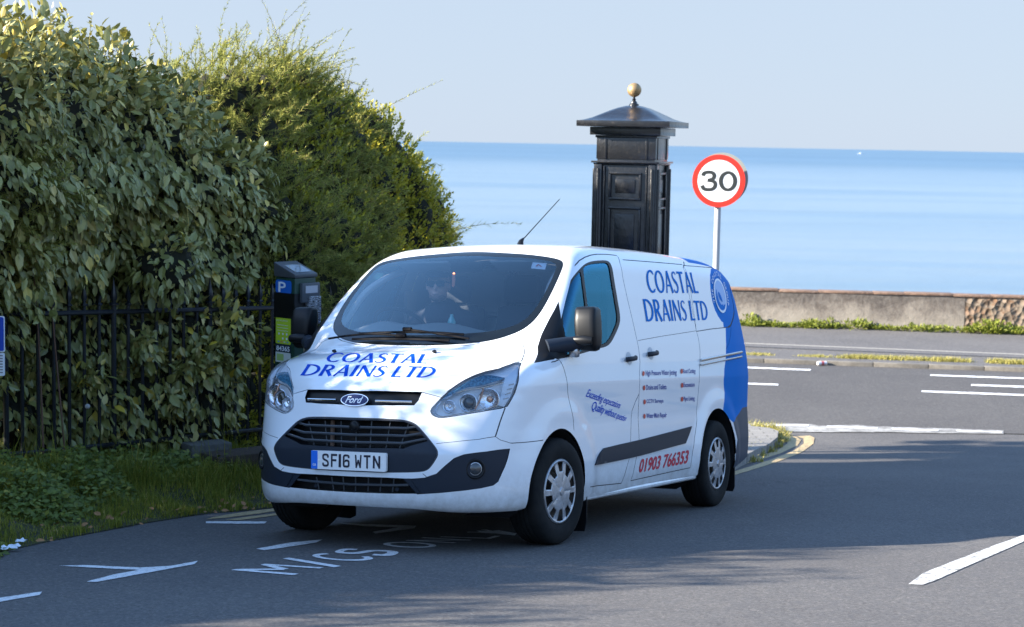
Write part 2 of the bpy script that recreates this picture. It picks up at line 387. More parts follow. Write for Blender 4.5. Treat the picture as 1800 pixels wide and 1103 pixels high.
van = empty('panel_van', (0, 0, 0), 'white panel van with blue COASTAL DRAINS LTD lettering, driving in the middle of the road', 'van')
van.matrix_world = VM
def P3(lst):
    "mix of photo pixels (2) and van points (3) -> van points on the surface"
    out = [None]*len(lst); ii = [i for i, p in enumerate(lst) if len(p) == 2]
    if ii:
        q = lift([lst[i] for i in ii])
        for i, p in zip(ii, q): out[i] = p
    for i, p in enumerate(lst):
        if len(p) == 3: out[i] = np.array(p, float)
    return np.array(out)
def mir(p): q = np.array(p, float).copy(); q[..., 1] *= -1; return q
def half(lst, closed_center=True):
    "half outline from centre to centre -> full symmetric loop"
    p = P3(lst); p[0, 1] = 0; p[-1, 1] = 0
    return np.vstack([p, mir(p[-2:0:-1])])
def ribbon2(line, w, closed=False):
    P = np.asarray(line, float); T = np.gradient(P, axis=0) if not closed else (np.roll(P, -1, 0)-np.roll(P, 1, 0))
    T /= np.linalg.norm(T, axis=1)[:, None]+1e-12; Nn = np.stack([-T[:, 1], T[:, 0]], 1); w = np.broadcast_to(w, (len(P),))[:, None]
    if closed: return [P+Nn*w/2, P-Nn*w/2]
    return [np.vstack([P+Nn*w/2, (P-Nn*w/2)[::-1]])]
def rect_(a): return a
def smooth_loop(p, it=2): return chaikin(p, it)
FEAT = {}   # name -> list of 3-D loops (both sides where mirrored)
H = {}
H['screen'] = half([(715, 608), (770, 607.5), (820, 605), (865, 599), (902, 588), (930, 573), (951, 549), (970, 514), (984, 483), (991, 464), (984, 456), (940, 449), (880, 445), (825, 443)])
H['clear'] = half([(713, 589), (770, 589), (820, 587), (864, 583), (903, 574), (930, 558), (952, 527), (968, 496), (980, 468), (971, 460), (932, 454.5), (880, 452.5), (825, 450)])
hl = [(757, 721), (759, 728), (764, 732), (774, 735), (795, 732), (819, 728), (853, 722.5), (888, 717), (896, 705), (902, 694), (908, 678), (911, 666), (912, 650), (917, 636), (897, 642), (877.6, 649), (853.5, 654), (836, 660), (823, 666), (812, 672), (788, 688.5), (771, 706)]
H['screen'] = smooth_loop(H['screen']); H['clear'] = smooth_loop(H['clear'])
H['hl'] = smooth_loop(P3(hl), 1)
H['bonnet'] = half([(622, 690), (680, 689.6), (742.5, 690), (776, 699), (788, 687.5), (812, 671), (836, 659), (853.5, 653), (877.6, 648), (897, 641), (917, 634.5), (922, 616), (919, 604), (908, 600), (893, 594), (865, 601.5), (820, 607.5), (770, 610), (715, 611)])
H['slot'] = half([(630, 687.8), (690, 688), (742, 690), (736, 704), (728, 713), (690, 713.5), (630, 714)])
H['hex'] = half([(622.6, 735.8), (680, 737), (712, 739), (729.5, 744.7), (743, 759), (767, 788.5), (769.5, 797), (768, 804), (759, 818), (752, 826), (740, 830), (680, 831), (620, 829)])
H['mesh'] = half([(622.6, 739), (680, 740), (711, 742), (727, 748), (738, 760), (752, 776), (726, 783), (709, 789), (623, 788)])
H['low'] = half([(623, 838), (680, 840), (722, 842), (730, 855), (740, 868.5), (680, 868), (623, 866)])
fogc = [(707.5, 841.5), (728, 841.5), (746.7, 840), (767, 833), (782, 819), (798, 805.7), (815.6, 799), (855, 794), (896.6, 789), (893, 806), (888, 821), (876, 847), (867, 854), (845, 859), (819, 862.6), (775, 867), (733, 869.5), (720, 855)]
H['fog'] = P3(fogc); H['hex'] = smooth_loop(H['hex'], 2)
H['bumper'] = half([(622, 690), (680, 689.6), (742.5, 690), (771, 706), (757, 721), (764, 732), (774, 735), (819, 728), (888, 717), (879, 742), (870.7, 768), (880, 774), (898, 779), (922, 777.5), (940, 776), (.30, .99, .62), (.30, 1.05, .1), (.9, 1.0, .05), (1.0, 0, .05)])
# side outlines, given once for the near (left) side
Sd = {}
Sd['seal'] = [(982, 530), (990, 513), (1000, 497), (1009, 484), (1018, 473.7), (1025, 466.5), (1033, 461.5), (1043, 459), (1053.8, 458), (1064, 457.8), (1071, 460), (1075.5, 468.6), (1080, 494), (1084.5, 522), (1091, 558), (1088.5, 573), (1081, 590), (1074, 603), (1066, 610), (1051, 613.5), (1023, 622), (1008, 626), (990, 630), (972, 634)]
Sd['quarter'] = [(985, 531), (994, 514), (1004, 498), (1012, 486), (1020, 477.5), (1024, 500), (1028.5, 535), (1032, 575), (1035, 614.5), (1010, 621), (995, 624), (990, 577)]
Sd['glass'] = [(1024, 473.5), (1029, 468.5), (1036, 465), (1046, 463), (1056, 462.2), (1066, 462), (1070, 466), (1074.5, 492), (1079.5, 522), (1086, 558), (1083.5, 571), (1076, 588), (1069, 600), (1063, 604.5), (1050, 608.5), (1040, 611.5), (1037, 578), (1032.5, 535), (1028, 500)]
Sd['sail'] = [(982, 530), (975, 544), (966, 560), (954, 583.6), (945, 610), (938.8, 638.5), (958, 635), (984.8, 629), (1010, 623), (994, 624), (989, 577)]
Sd['door'] = [(1009, 757), (1008, 740), (1003, 715), (998, 690), (995.6, 665), (990, 645), (983, 632.5), (975, 636), (938, 641), (936, 638), (952, 582), (965.6, 553), (969.5, 527), (982, 502), (995, 483), (1008, 468.6), (1018, 458.5), (1028, 452.5), (1038, 449), (1048.7, 447.3), (1066, 447.5), (1084.5, 449.5), (1089.6, 463), (1095, 490), (1102, 522), (1108, 547), (1114, 573), (1122.8, 614), (1125, 637), (1124, 660), (1123.5, 692.6), (1117, 706), (1111, 722.6), (1108.5, 774), (1106, 807), (1100, 828), (1092, 850), (-.42, .97, .33), (-.33, .99, .45), (-.29, .99, .60)]
Sd['slider'] = [(1084.5, 448.5), (1089.6, 463), (1095, 490), (1102, 522), (1108, 547), (1114, 573), (1122.8, 614), (1125, 637), (1124, 660), (1123.5, 692.6), (1123.5, 771.5), (1119, 804), (1108.5, 845.5), (1160, 834), (1213, 822.5), (1217, 797), (1221, 769), (1225, 739), (1227, 695), (1229, 650), (1230.6, 619), (1227.5, 593.8), (1223.7, 581), (1212, 522), (1200.7, 471), (1198, 455.5), (1140, 450.5)]
Sd['strip'] = [(1045, 818), (1049, 806), (1054, 796), (1060, 788.5), (1084, 782.5), (1108.5, 777), (1126, 773), (1170, 761.5), (1214.6, 749.8), (1209, 766), (1203.7, 779.7), (1165, 790), (1125, 801), (1106, 805.5), (1075, 812)]
Sd['blue'] = [(1244, 448), (1248, 459), (1252, 468.6), (1249, 474), (1248, 484), (1248, 497), (1249, 510), (1250.6, 522), (1253, 534), (1257, 546), (1262, 556), (1268.5, 565.7), (1271, 567), (1272, 576), (1275.5, 577), (1276, 600), (1276, 624), (1273, 650), (1272, 668), (1273.5, 690), (1272, 712), (1271, 735), (1280, 735), (1289, 743), (1297, 730), (1305, 717), (-4.2, .9, .6), (-4.3, .9, 2.0), (-3.5, .5, 2.1)]
Sd['recess'] = [(1200.7, 467), (1226, 469), (1252, 471.3), (1271, 473.5), (1275, 481), (1278.7, 491.6), (1284, 512), (1289, 535), (1290.5, 548), (1289, 558), (1284, 573), (1280, 575.5), (1272, 576.5), (1248, 579), (1224, 583)]
Sd['bumperside'] = [(1289, 743), (1297, 730), (1305, 717), (-4.3, .9, .75), (-4.3, .9, .1), (-3.25, 1., .1), (-3.30, .98, .35), (-3.34, .98, .5)]
for k in list(Sd): Sd[k] = P3(Sd[k])
for k in ('seal', 'glass'): Sd[k] = smooth_loop(Sd[k], 2)
def arch(c, r, a0=-30, a1=210): return np.array([(c[0]+r*math.cos(math.radians(a)), c[1]+r*math.sin(math.radians(a))) for a in np.linspace(a0, a1, 60)])
AF = ((.055, .350), .375); AR = ((-2.90, .335), .425)

PARTS = {}
def collect(key, V, T, NN, m):
    e = PARTS.setdefault(key, dict(V=[], F=[], N=[], M=[], mats=[], n=0))
    if m not in e['mats']: e['mats'].append(m)
    e['V'].append(V); e['N'].append(NN); e['F'].append(T+e['n']); e['M'] += [e['mats'].index(m)]*len(T); e['n'] += len(V)
def patch(B, loops, lines, h, to3):
    "loops: [(key, part, material, offset, loop2d)] later ones win"
    rib = []
    for ln, w, closed in lines: rib.append(ribbon2(ln, w, closed))
    L = [B]+[dens(l[4], h) for l in loops]+[x for r in rib for x in r]
    v, t = cdt(L, lattice(B, h)); c = v[t].mean(1); keep = inpoly(c, B); t = t[keep]; c = c[keep]
    cls = np.zeros(len(t), int)
    for i, l in enumerate(loops): cls[inpoly(c, l[4])] = i+1
    gap = np.zeros(len(t), bool)
    for (ln, w, closed), r in zip(lines, rib):
        if closed: gap |= inpoly(c, r[0]) ^ inpoly(c, r[1])
        else: gap |= inpoly(c, r[0])
    used = np.unique(t); P = np.full((len(v), 3), np.nan); P[used] = to3(v[used]); bad = np.isnan(P[:, 0])
    okt = ~bad[t].any(1); t, cls, gap = t[okt], cls[okt], gap[okt]
    NN = np.zeros_like(P); g = ~bad; NN[g] = nrm(P[g])
    a = P[t]; fn = np.cross(a[:, 1]-a[:, 0], a[:, 2]-a[:, 0]); fl = (fn*NN[t[:, 0]]).sum(1) < 0; t[fl] = t[fl][:, ::-1]
    res = [('body', 'body', m_white, 0, None)]+list(loops)
    for i in range(len(res)):
        key, part, mt, off, _ = res[i]
        if part is None: continue
        for gp in (False, True):
            s = t[(cls == i) & (gap == gp)] if off == 0 else (t[cls == i] if not gp else t[:0])
            if not len(s): continue
            u, inv = np.unique(s, return_inverse=True); inv = inv.reshape(s.shape)
            collect(part, P[u]+NN[u]*(off if not gp else -.003), inv, NN[u], m_gap if gp else mt)
def inv2(p): return inv_front(np.asarray(p))
def sidep(p): return np.asarray(p)[:, [0, 2]]
def dl(p, st=.03, closed=True): return dens(p, st, closed)
# front + bonnet + roof + rear patch
zb = lambda y: ZB+.0*y
b0 = SSY[0]; yb = np.linspace(-b0[1], b0[1], 60)[1:-1]
lo = np.full(len(yb), .5); hi = np.full(len(yb), 1.4)
for _ in range(24):
    m = (lo+hi)/2; p = front3(np.stack([m, yb], 1)); zz = np.nan_to_num(p[:, 2], nan=-1); tgt = .268-.023*ss(.35, .75, np.abs(yb)); lo = np.where(zz < tgt, m, lo); hi = np.where(zz < tgt, hi, m)
bot = np.stack([hi, yb], 1)
rr = SSY[-1]; yr = np.linspace(rr[1], -rr[1], 20)[1:-1]; rear_edge = np.stack([np.full(len(yr), rr[0]), yr], 1)
BF = np.vstack([bot, SSY, rear_edge, SSY[::-1]*[1, -1]])
def both(key, part, m, off, p3): return [(key, part, m, off, inv2(dl(p3))), (key, part, m, off, inv2(dl(mir(p3))))]
blue_roof = np.vstack([P3([(1244, 449)]), [(-2.98, .55, 1.95), (-3.02, .0, 1.96)], [(-4.3, 0, 1.9)], [(-4.3, .9, 1.9)], [(-4.2, 1., .6)], [(-3.6, 1.1, 1.6)]])
blueF = np.vstack([[(-2.93, .95, 1.9), (-2.96, .72, 1.93), (-3.0, .5, 1.95), (-3.03, .0, 1.96)], mir([(-3.0, .5, 1.95), (-2.96, .72, 1.93), (-2.93, .95, 1.9)])])
bF = inv2(blueF); bF = np.vstack([bF, [(GS[-1]-.02, -1.1), (GS[-1]-.02, 1.1)]])
bumpR = np.array([(inv2(np.array([[-3.99, 0, .72]]))[0, 0], 1.1), (inv2(np.array([[-3.99, 0, .72]]))[0, 0], -1.1), (GS[-1]-.01, -1.1), (GS[-1]-.01, 1.1)])
loopsF = [('bl', 'blue_rear_panel', m_blue, 0, bF), ('rb', 'rear_bumper', m_rbump, 0, bumpR),
    ('bump', 'front_bumper', m_white, 0, inv2(dl(H['bumper']))), ('bonnet', 'bonnet', m_white, 0, inv2(dl(H['bonnet'])))]
loopsF += both('door', 'front_door', m_white, 0, Sd['door'])
loopsF += both('sail', 'mirror_sail', m_black, 0, Sd['sail'])
loopsF += both('hl', None, m_dark, 0, H['hl'])
loopsF += [('slot', None, m_dark, 0, inv2(dl(H['slot']))), ('hex', 'grille_surround', m_plastic, 0, inv2(dl(H['hex']))), ('mesh', None, m_dark, 0, inv2(dl(H['mesh']))), ('low', None, m_dark, 0, inv2(dl(H['low'])))]
loopsF += both('fog', 'bumper_corner', m_plastic, -.004, H['fog'])
loopsF += [('screen', 'windscreen_border', m_frit, 0, inv2(dl(H['screen']))), ('clear', None, m_screen, 0, inv2(dl(H['clear'])))]
G = .0055
def ln(p, w=G, closed=False, mirror=True, f=inv2):
    p = P3(p) if not isinstance(p, np.ndarray) else p
    o = [(f(dl(p, .02, closed)), w, closed)]
    if mirror: o.append((f(dl(mir(p), .02, closed)), w, closed))
    return o
linesF = ln(H['bonnet'][:19], G) + ln(H['hl'], .010, True) + ln(H['screen'], .006, True, False) + ln(H['hex'], .007, True, False)
linesF += ln([(766.5, 780.5), (800, 777), (840, 773), (870.7, 768)], .004) + ln([(888, 717), (879, 742), (870.7, 768), (880, 774), (898, 779.5), (922, 778), (955, 774)], .005)
linesF += ln([(743, 833), (750, 839)], .004) + ln([(942, 571), (954, 583.5)], .005)
linesF += ln([(917, 636), (922, 616), (919, 604), (908, 600)], .004)
patch(BF, loopsF, linesF, .026, front3)
# side patches
sp = sidep(SEAM); zr = .36
Bs = np.vstack([sp, [(-3.86, .33), (-3.45, .30)]])
def mk_side(sgn):
    B = list(Bs)
    B += [tuple(p) for p in arch(*AR)][::-1] if False else []
    a = arch(AR[0], AR[1], -8, 188)[::-1]; f = arch(AF[0], AF[1], -14, 194)[::-1]
    B = np.vstack([sp, [(-3.86, .33), (-3.50, .29)], a[::1], [(-2.45, .262), (-.36, .262)], f, [(.45, .245)]])
    A = lambda p: sidep(dl(np.asarray(p)))
    loops = [('bump', 'front_bumper', m_white, 0, A(Sd_b))]
    if sgn > 0:
        loops += [('blue', 'blue_rear_panel', m_blue, 0, A(Sd['blue']))]
    else: loops += [('blue', 'blue_rear_panel', m_blue, 0, A(Sd['blue']))]
    loops += [('rb', 'rear_bumper', m_rbump, 0, A(Sd['bumperside'])), ('door', 'front_door', m_white, 0, A(Sd['door']))]
    if sgn > 0: loops += [('slider', 'sliding_door', m_white, 0, A(Sd['slider']))]
    loops += [('seal', 'window_seal', m_rubber, 0, A(Sd['seal'])), ('quarter', 'side_window', m_window, -.005, A(Sd['quarter'])), ('glass', 'side_window', m_window, -.005, A(Sd['glass'])), ('sail', 'mirror_sail', m_black, 0, A(Sd['sail']))]
    loops += [('hl', None, m_dark, 0, A(H['hl'])), ('fog', 'bumper_corner', m_plastic, -.004, A(H['fog'])), ('screen', 'windscreen_border', m_frit, 0, A(H['screen'])), ('clear', None, m_screen, 0, A(H['clear']))]
    f = lambda p: sidep(p)
    L = lambda p, w=G, c=False: ln(p, w, c, False, f)
    lines = L(Sd['door'][:38], .006) + L(H['hl'], .010, True) + L([(888, 717), (879, 742), (870.7, 768), (880, 774), (898, 779.5), (922, 778), (955, 774)], .005)
    lines += L([(942, 571), (954, 583.5)], .005) + L([(917, 636), (922, 616), (919, 604), (908, 600)], .004)
    if sgn > 0:
        lines += L(Sd['slider'][9:], .006) + L([(1094.7, 457), (1140, 460.5), (1199.4, 465.5)], .006) + L([(1121.5, 599), (1160, 592), (1223.7, 582)], .0035)
    lines += L(np.vstack([Sd['recess'], Sd['recess'][:1]]), .006) + L(Sd['recess'][3:12], .016) + L([(1285, 575), (1284, 590), (1281, 605), (1276, 614)], .004)
    lines += L(np.array([(.45, .9, .335), (.38, .9, .34)]), .003) if False else []
    patch(B, loops, lines, .030, lambda S: side3(S, sgn))
Sd_b = np.vstack([P3([(888, 717), (879, 742), (870.7, 768), (880, 774), (898, 779), (922, 777.5), (940, 776)]), [(.30, .99, .62), (.30, 1., .1), (1.1, .9, .05), (1.1, .8, .9), (.75, .8, .85)]])
mk_side(1); mk_side(-1)
# windscreen glass as its own patch of the same surface
def surf_region(loop3, h=.03, off=0., hole=None, f2=None, f3=None):
    "triangulated piece of the skin inside loop3"
    f2 = f2 or inv2; f3 = f3 or front3
    l = f2(dl(loop3, h)); v, t = cdt([l], lattice(l, h)); c = v[t].mean(1); t = t[inpoly(c, l)]
    u, inv = np.unique(t, return_inverse=True); t = inv.reshape(t.shape); P = f3(v[u]); P[np.isnan(P[:, 0])] = 0; n = nrm(P)
    a = P[t]; fn = np.cross(a[:, 1]-a[:, 0], a[:, 2]-a[:, 0]); fl = (fn*n[t[:, 0]]).sum(1) < 0; t[fl] = t[fl][:, ::-1]
    return P+n*off, t, n
PART_OBJ = {}
def flush():
    names = {}
    for key, e in PARTS.items():
        V = np.vstack(e['V']); F = np.vstack(e['F']); NN = np.vstack(e['N'])
        if key in ('front_door', 'side_window', 'window_seal', 'mirror_sail', 'bumper_corner'):   # one object for each side of the van
            M = np.array(e['M']); cy_ = V[F].mean(1)[:, 1]
            for sg in (1, -1):
                k = cy_*sg > 0; u, inv = np.unique(F[k], return_inverse=True)
                o = mesh(key, V[u], inv.reshape(-1, 3), e['mats'], van, True, M[k], NN[u]); PART_OBJ[(key, sg)] = o
        else: PART_OBJ[key] = mesh(key, V, F, e['mats'], van, True, e['M'], NN)
flush()
for sg in (1, -1):
    for k in ('side_window', 'window_seal', 'mirror_sail'): PART_OBJ[(k, sg)].parent = PART_OBJ[('front_door', sg)]
P, T, NN = surf_region(H['clear'], .04); ws_o = mesh('windscreen', P, T, m_screen, van, True, None, NN)
PART_OBJ['windscreen_border'].parent = ws_o
MESH = mesh
# ------------------------------------------------------------------ letters
def stroke(pts, w):
    P = np.array(pts, float); w = np.broadcast_to(w, (len(P),)).astype(float); T = np.gradient(P, axis=0); T /= np.linalg.norm(T, axis=1)[:, None]+1e-9
    Nn = np.stack([-T[:, 1], T[:, 0]], 1)*w[:, None]/2; return np.vstack([P+Nn, (P-Nn)[::-1]])
def arc(cx_, cy_, rx, ry, a0, a1, n=28): a = np.radians(np.linspace(a0, a1, n)); return np.stack([cx_+rx*np.cos(a), cy_+ry*np.sin(a)], 1), a
def bowl(cx_, cy_, rx, ry, a0, a1, thick, thin, n=28):
    p, a = arc(cx_, cy_, rx, ry, a0, a1, n); return stroke(p, thin+(thick-thin)*np.abs(np.cos(a))**1.3)
def stem(x0, y0, x1, y1, w, fl=1.22):
    t = np.linspace(0, 1, 7); f = 1+(fl-1)*np.abs(2*t-1)**3; return stroke(np.stack([x0+(x1-x0)*t, y0+(y1-y0)*t], 1), w*f)
def ring_(cx_, cy_, rx, ry, thick, thin):   # closed O as two halves
    return [bowl(cx_, cy_, rx, ry, -92, 92, thick, thin), bowl(cx_, cy_, rx, ry, 88, 272, thick, thin)]
K, k_ = .165, .085
FLARE = {
 'C': (.74, [bowl(.44, .5, .35, .46, 52, 305, K, k_), stem(.66, .86, .73, .80, .05), stem(.63, .12, .70, .17, .05)]),
 'O': (.90, ring_(.44, .5, .35, .46, K, k_)),
 'A': (.76, [stem(.05, 0, .36, 1, .09), stem(.36, 1, .66, 0, K, 1.1), stem(.14, .33, .58, .33, .08, 1.)]),
 'S': (.56, [stroke(catmull([(.46, .84), (.36, .95), (.22, .95), (.10, .84), (.13, .66), (.26, .54), (.40, .42), (.46, .25), (.36, .08), (.22, .03), (.10, .06), (.03, .16)], 5), np.interp(np.linspace(0, 1, 56), [0, .15, .5, .85, 1], [.06, .07, .165, .07, .06]))]),
 'T': (.70, [stem(.34, 0, .34, .96, K), stem(.02, .955, .66, .955, .095, 1.35)]),
 'L': (.56, [stem(.12, 0, .12, 1, K), stem(.10, .04, .52, .04, .09, 1.3)]),
 'D': (.86, [stem(.12, 0, .12, 1, K), bowl(.22, .5, .52, .463, -95, 95, K, k_), stem(.1, .037, .26, .037, .07, 1), stem(.1, .963, .26, .963, .07, 1)]),
 'R': (.72, [stem(.12, 0, .12, 1, K), bowl(.24, .74, .26, .225, -95, 95, K*.95, k_), stem(.1, .965, .28, .965, .065, 1), stem(.1, .515, .28, .515, .06, 1), stem(.30, .52, .62, 0, K, 1.1)]),
 'I': (.30, [stem(.13, 0, .13, 1, K)]),
 'N': (.84, [stem(.10, 0, .10, 1, .09), stem(.10, .98, .70, .03, K, 1.05), stem(.70, 0, .70, 1, .09)]),
 ' ': (.30, [])}
def rr(pts, w): return [stroke(catmull(pts, 5), w)]
def seg(pts, w):   # straight joined bars with square joints
    out = []
    for a, b in zip(pts[:-1], pts[1:]):
        a = np.array(a, float); b = np.array(b, float); t = (b-a)/np.linalg.norm(b-a)*w/2; out.append(stroke([a-t, b+t], w))
    return out
B_ = .16
BLOCK = {
 'S': (.64, rr([(.56, .70), (.54, .86), (.44, .92), (.20, .92), (.09, .85), (.08, .68), (.14, .58), (.32, .50), (.50, .42), (.56, .30), (.55, .15), (.44, .08), (.20, .08), (.09, .15), (.08, .30)], B_)),
 'F': (.60, seg([(.09, .08), (.09, .92), (.54, .92)], B_)+seg([(.09, .52), (.46, .52)], B_)),
 '1': (.24, seg([(.12, .08), (.12, .92)], B_)),
 '6': (.64, rr([(.55, .72), (.53, .87), (.42, .92), (.20, .92), (.09, .84), (.08, .60), (.08, .20), (.13, .10), (.24, .08), (.42, .08), (.54, .14), (.56, .28), (.55, .44), (.46, .52), (.30, .53), (.14, .46)], B_)),
 'W': (.62, seg([(.08, .92), (.14, .08), (.31, .55), (.48, .08), (.54, .92)], .13)),
 'T': (.62, seg([(.08, .92), (.54, .92)], B_)+seg([(.31, .08), (.31, .92)], B_)),
 'N': (.64, seg([(.08, .08), (.08, .92)], B_)+seg([(.56, .08), (.56, .92)], B_)+[stroke([(.06, 1.0), (.58, 0.0)], .15)]),
 'G': (.62, rr([(.54, .74), (.5, .9), (.3, .93), (.1, .85), (.08, .5), (.1, .15), (.3, .07), (.52, .12), (.54, .3), (.54, .45)], .15)+seg([(.36, .45), (.54, .45)], .13)),
 'B': (.62, seg([(.1, .08), (.1, .92)], .15)+rr([(.1, .92), (.4, .92), (.52, .82), (.5, .58), (.36, .52), (.1, .52)], .14)+rr([(.1, .52), (.4, .52), (.55, .42), (.54, .16), (.4, .08), (.1, .08)], .14)),
 '3': (.74, rr([(.10, .74), (.16, .88), (.32, .93), (.50, .90), (.58, .76), (.52, .60), (.36, .53)], .165)+rr([(.30, .53), (.50, .50), (.62, .40), (.62, .22), (.52, .10), (.34, .06), (.16, .10), (.07, .26)], .165)),
 '0': (.80, [bowl(.40, .5, .30, .43, -93, 93, .175, .15), bowl(.40, .5, .30, .43, 87, 273, .175, .15)]),
 'P': (.70, seg([(.14, .0), (.14, .9)], .2)+rr([(.14, .91), (.42, .91), (.62, .80), (.62, .52), (.42, .42), (.14, .42)], .19)),
 'M': (.85, seg([(.1, 0), (.1, .95)], .12)+[stroke([(.1, .98), (.42, .35)], .13), stroke([(.42, .35), (.74, .98)], .13)]+seg([(.74, 0), (.74, .95)], .12)),
 '/': (.50, [stroke([(.05, -.05), (.42, 1.05)], .12)]),
 'C': (.78, [bowl(.42, .5, .32, .44, 45, 315, .13, .13)]), 'O': (.86, [bowl(.42, .5, .32, .44, -93, 93, .13, .13), bowl(.42, .5, .32, .44, 87, 273, .13, .13)]),
 'L': (.62, seg([(.12, .94), (.12, .06), (.52, .06)], .12)), 'Y': (.72, [stroke([(.05, 1.), (.36, .48)], .13), stroke([(.67, 1.), (.36, .48)], .13)]+seg([(.36, .06), (.36, .5)], .12)),
 'n': (.82, seg([(.1, .0), (.1, 1)], .12)+[stroke([(.1, 1.0), (.68, 0.0)], .13)]+seg([(.68, 0), (.68, 1)], .12)),
 ' ': (.35, [])}
def glyph_polys(text, font, shear=0., track=0.):
    x = 0; out = []
    for ch in text:
        w, polys = font[ch]
        for p in polys:
            q = np.array(p, float); q[:, 0] += x+shear*q[:, 1]; out.append(q)
        x += w+track
    return out, x-track
def union_tris(polys, grid=None):
    v, t = cdt(polys, None if grid is None else grid); c = v[t].mean(1); k = np.zeros(len(t), bool)
    for p in polys: k |= inpoly(c, p) 
    for p in polys:   # stroke outlines may self-cross at joints
        pass
    t = t[k]; u, inv = np.unique(t, return_inverse=True); return v[u], inv.reshape(t.shape)
def font_tris(text, shear=0., bold=0., spacing=1.):
    c = D.curves.new('lettering', 'FONT'); c.body = text; c.resolution_u = 3; c.offset = bold; c.space_character = spacing; c.shear = shear
    o = D.objects.new('lettering', c); COL.objects.link(o); dg = bpy.context.evaluated_depsgraph_get(); me = D.meshes.new_from_object(o.evaluated_get(dg))
    bm = bmesh.new(); bm.from_mesh(me); bmesh.ops.triangulate(bm, faces=bm.faces); v = np.array([(p.co.x, p.co.y) for p in bm.verts]); t = np.array([[q.index for q in f.verts] for f in bm.faces])
    v[:, 1] = np.clip(v[:, 1], -.27, .80); bm.free(); D.objects.remove(o); D.curves.remove(c); D.meshes.remove(me); return v, t
def homog(src, dst):
    A = []; dst = np.array(dst, float); mu = dst.mean(0); sc_ = np.abs(dst-mu).max(); dst = (dst-mu)/sc_
    for (x, y), (u, w) in zip(src, dst): A += [[x, y, 1, 0, 0, 0, -u*x, -u*y, -u], [0, 0, 0, x, y, 1, -w*x, -w*y, -w]]
    h = np.linalg.svd(np.array(A, float))[2][-1].reshape(3, 3)
    return lambda p: (lambda q: q[:, :2]/q[:, 2:]*sc_+mu)(np.c_[p, np.ones(len(p))] @ h.T)
def norm_uv(v, t=None):
    lo, hi = v.min(0), v.max(0); return (v-lo)/(hi-lo)
def decal(name, v, t, quad, m, parent, off=.0032, uv=True):
    "quad px: bottom-left, bottom-right, top-right, top-left of the lettering's box"
    if uv: v = norm_uv(v)
    px = homog([(0, 0), (1, 0), (1, 1), (0, 1)], quad)(v); P = lift(px); n = nrm(P); P = P+n*off
    a = P[t]; fn = np.cross(a[:, 1]-a[:, 0], a[:, 2]-a[:, 0]); fl = (fn*n[t[:, 0]]).sum(1) < 0; t = t.copy(); t[fl] = t[fl][:, ::-1]
    return mesh(name, P, t, m, parent, True, None, n)
def flare_text(text, shear=0, track=0):
    p, w = glyph_polys(text, FLARE, shear, track); return union_tris(p)
PO = PART_OBJ; DOOR = PO[('front_door', 1)]; SL = PO['sliding_door']; BON = PO['bonnet']; BUMP = PO['front_bumper']; BODY = PO['body']
# bonnet lettering, slanted
v, t = flare_text('COASTAL', .0, .04); decal('lettering', v, t, [(569, 637), (749, 640), (758, 623), (582, 620)], m_blueink, BON, .0018)
v, t = flare_text('DRAINS LTD', .0, .03); decal('lettering', v, t, [(527, 661.5), (757, 665.5), (772, 645), (541, 640.5)], m_blueink, BON, .0018)
# side lettering
v, t = flare_text('COASTAL', 0, .04); decal('lettering', v, t, [(1139.5, 516.5), (1228, 516.5), (1219, 479), (1133.5, 473.5)], m_sideink, BODY)
v, t = flare_text('DRAINS LTD', 0, .03); decal('lettering', v, t, [(1136, 567.5), (1245.5, 564.5), (1240.5, 529), (1129, 525)], m_sideink, BODY)
v, t = font_tris('01903 766353', .0, .022); decal('phone_number', v, t, [(1121.5, 832), (1207.5, 815), (1211.5, 790.5), (1126, 807)], m_red, SL)
def small(text, x0, x1, yb_, h, drop=0.): # small upright line of side text
    v, t = font_tris(text, 0, .016); s = v.copy(); decal('lettering', v, t, [(x0, yb_+(2 if 'g' in text or 'p' in text else 0)), (x1, yb_+drop+(2 if 'g' in text or 'p' in text else 0)), (x1, yb_-h+drop), (x0, yb_-h)], m_navy, SL)
small('High Pressure Water Jetting', 1134.5, 1189, 661.3, 9.5, -1.4); small('Drains and Toilets', 1135.5, 1171, 685.8, 9, -1.2)
small('CCTV Surveys', 1136, 1165.5, 711.3, 9, -1.2); small('Water Main Repair', 1136, 1171.5, 736, 9, -1.6)
small('Root Cutting', 1200, 1222, 657.3, 8.5, -.6); small('Excavation', 1201, 1220.5, 681, 8, -.8); small('Pipe Lining', 1201, 1220.5, 705.5, 8, -1)
for x, y in [(1130.4, 657), (1131.6, 682), (1132.4, 706.8), (1132.2, 732), (1197.6, 653), (1198.3, 677.6), (1198.2, 702)]:
    a = np.linspace(0, 2*np.pi, 15)[:-1]; v = np.vstack([[(0, 0)], np.stack([np.cos(a), np.sin(a)], 1)]); t = np.array([(0, i+1, (i+1) % 14+1) for i in range(14)])
    P = lift(np.stack([x+v[:, 0]*1.9, y-v[:, 1]*4.4], 1)); mesh('bullet_dot', P+nrm(P)*.0045, t, m_dot, SL, True)
for txt, q in (('Exceeding expectations', [(1028, 701.5), (1087, 722), (1093, 708), (1033, 683.5)]), ('Quality without question', [(1038, 725), (1096.5, 744.5), (1103, 731), (1042, 704.5)])):
    v, t = font_tris(txt, .35, 0, .9); decal('lettering', v, t, q, m_blueink, DOOR)
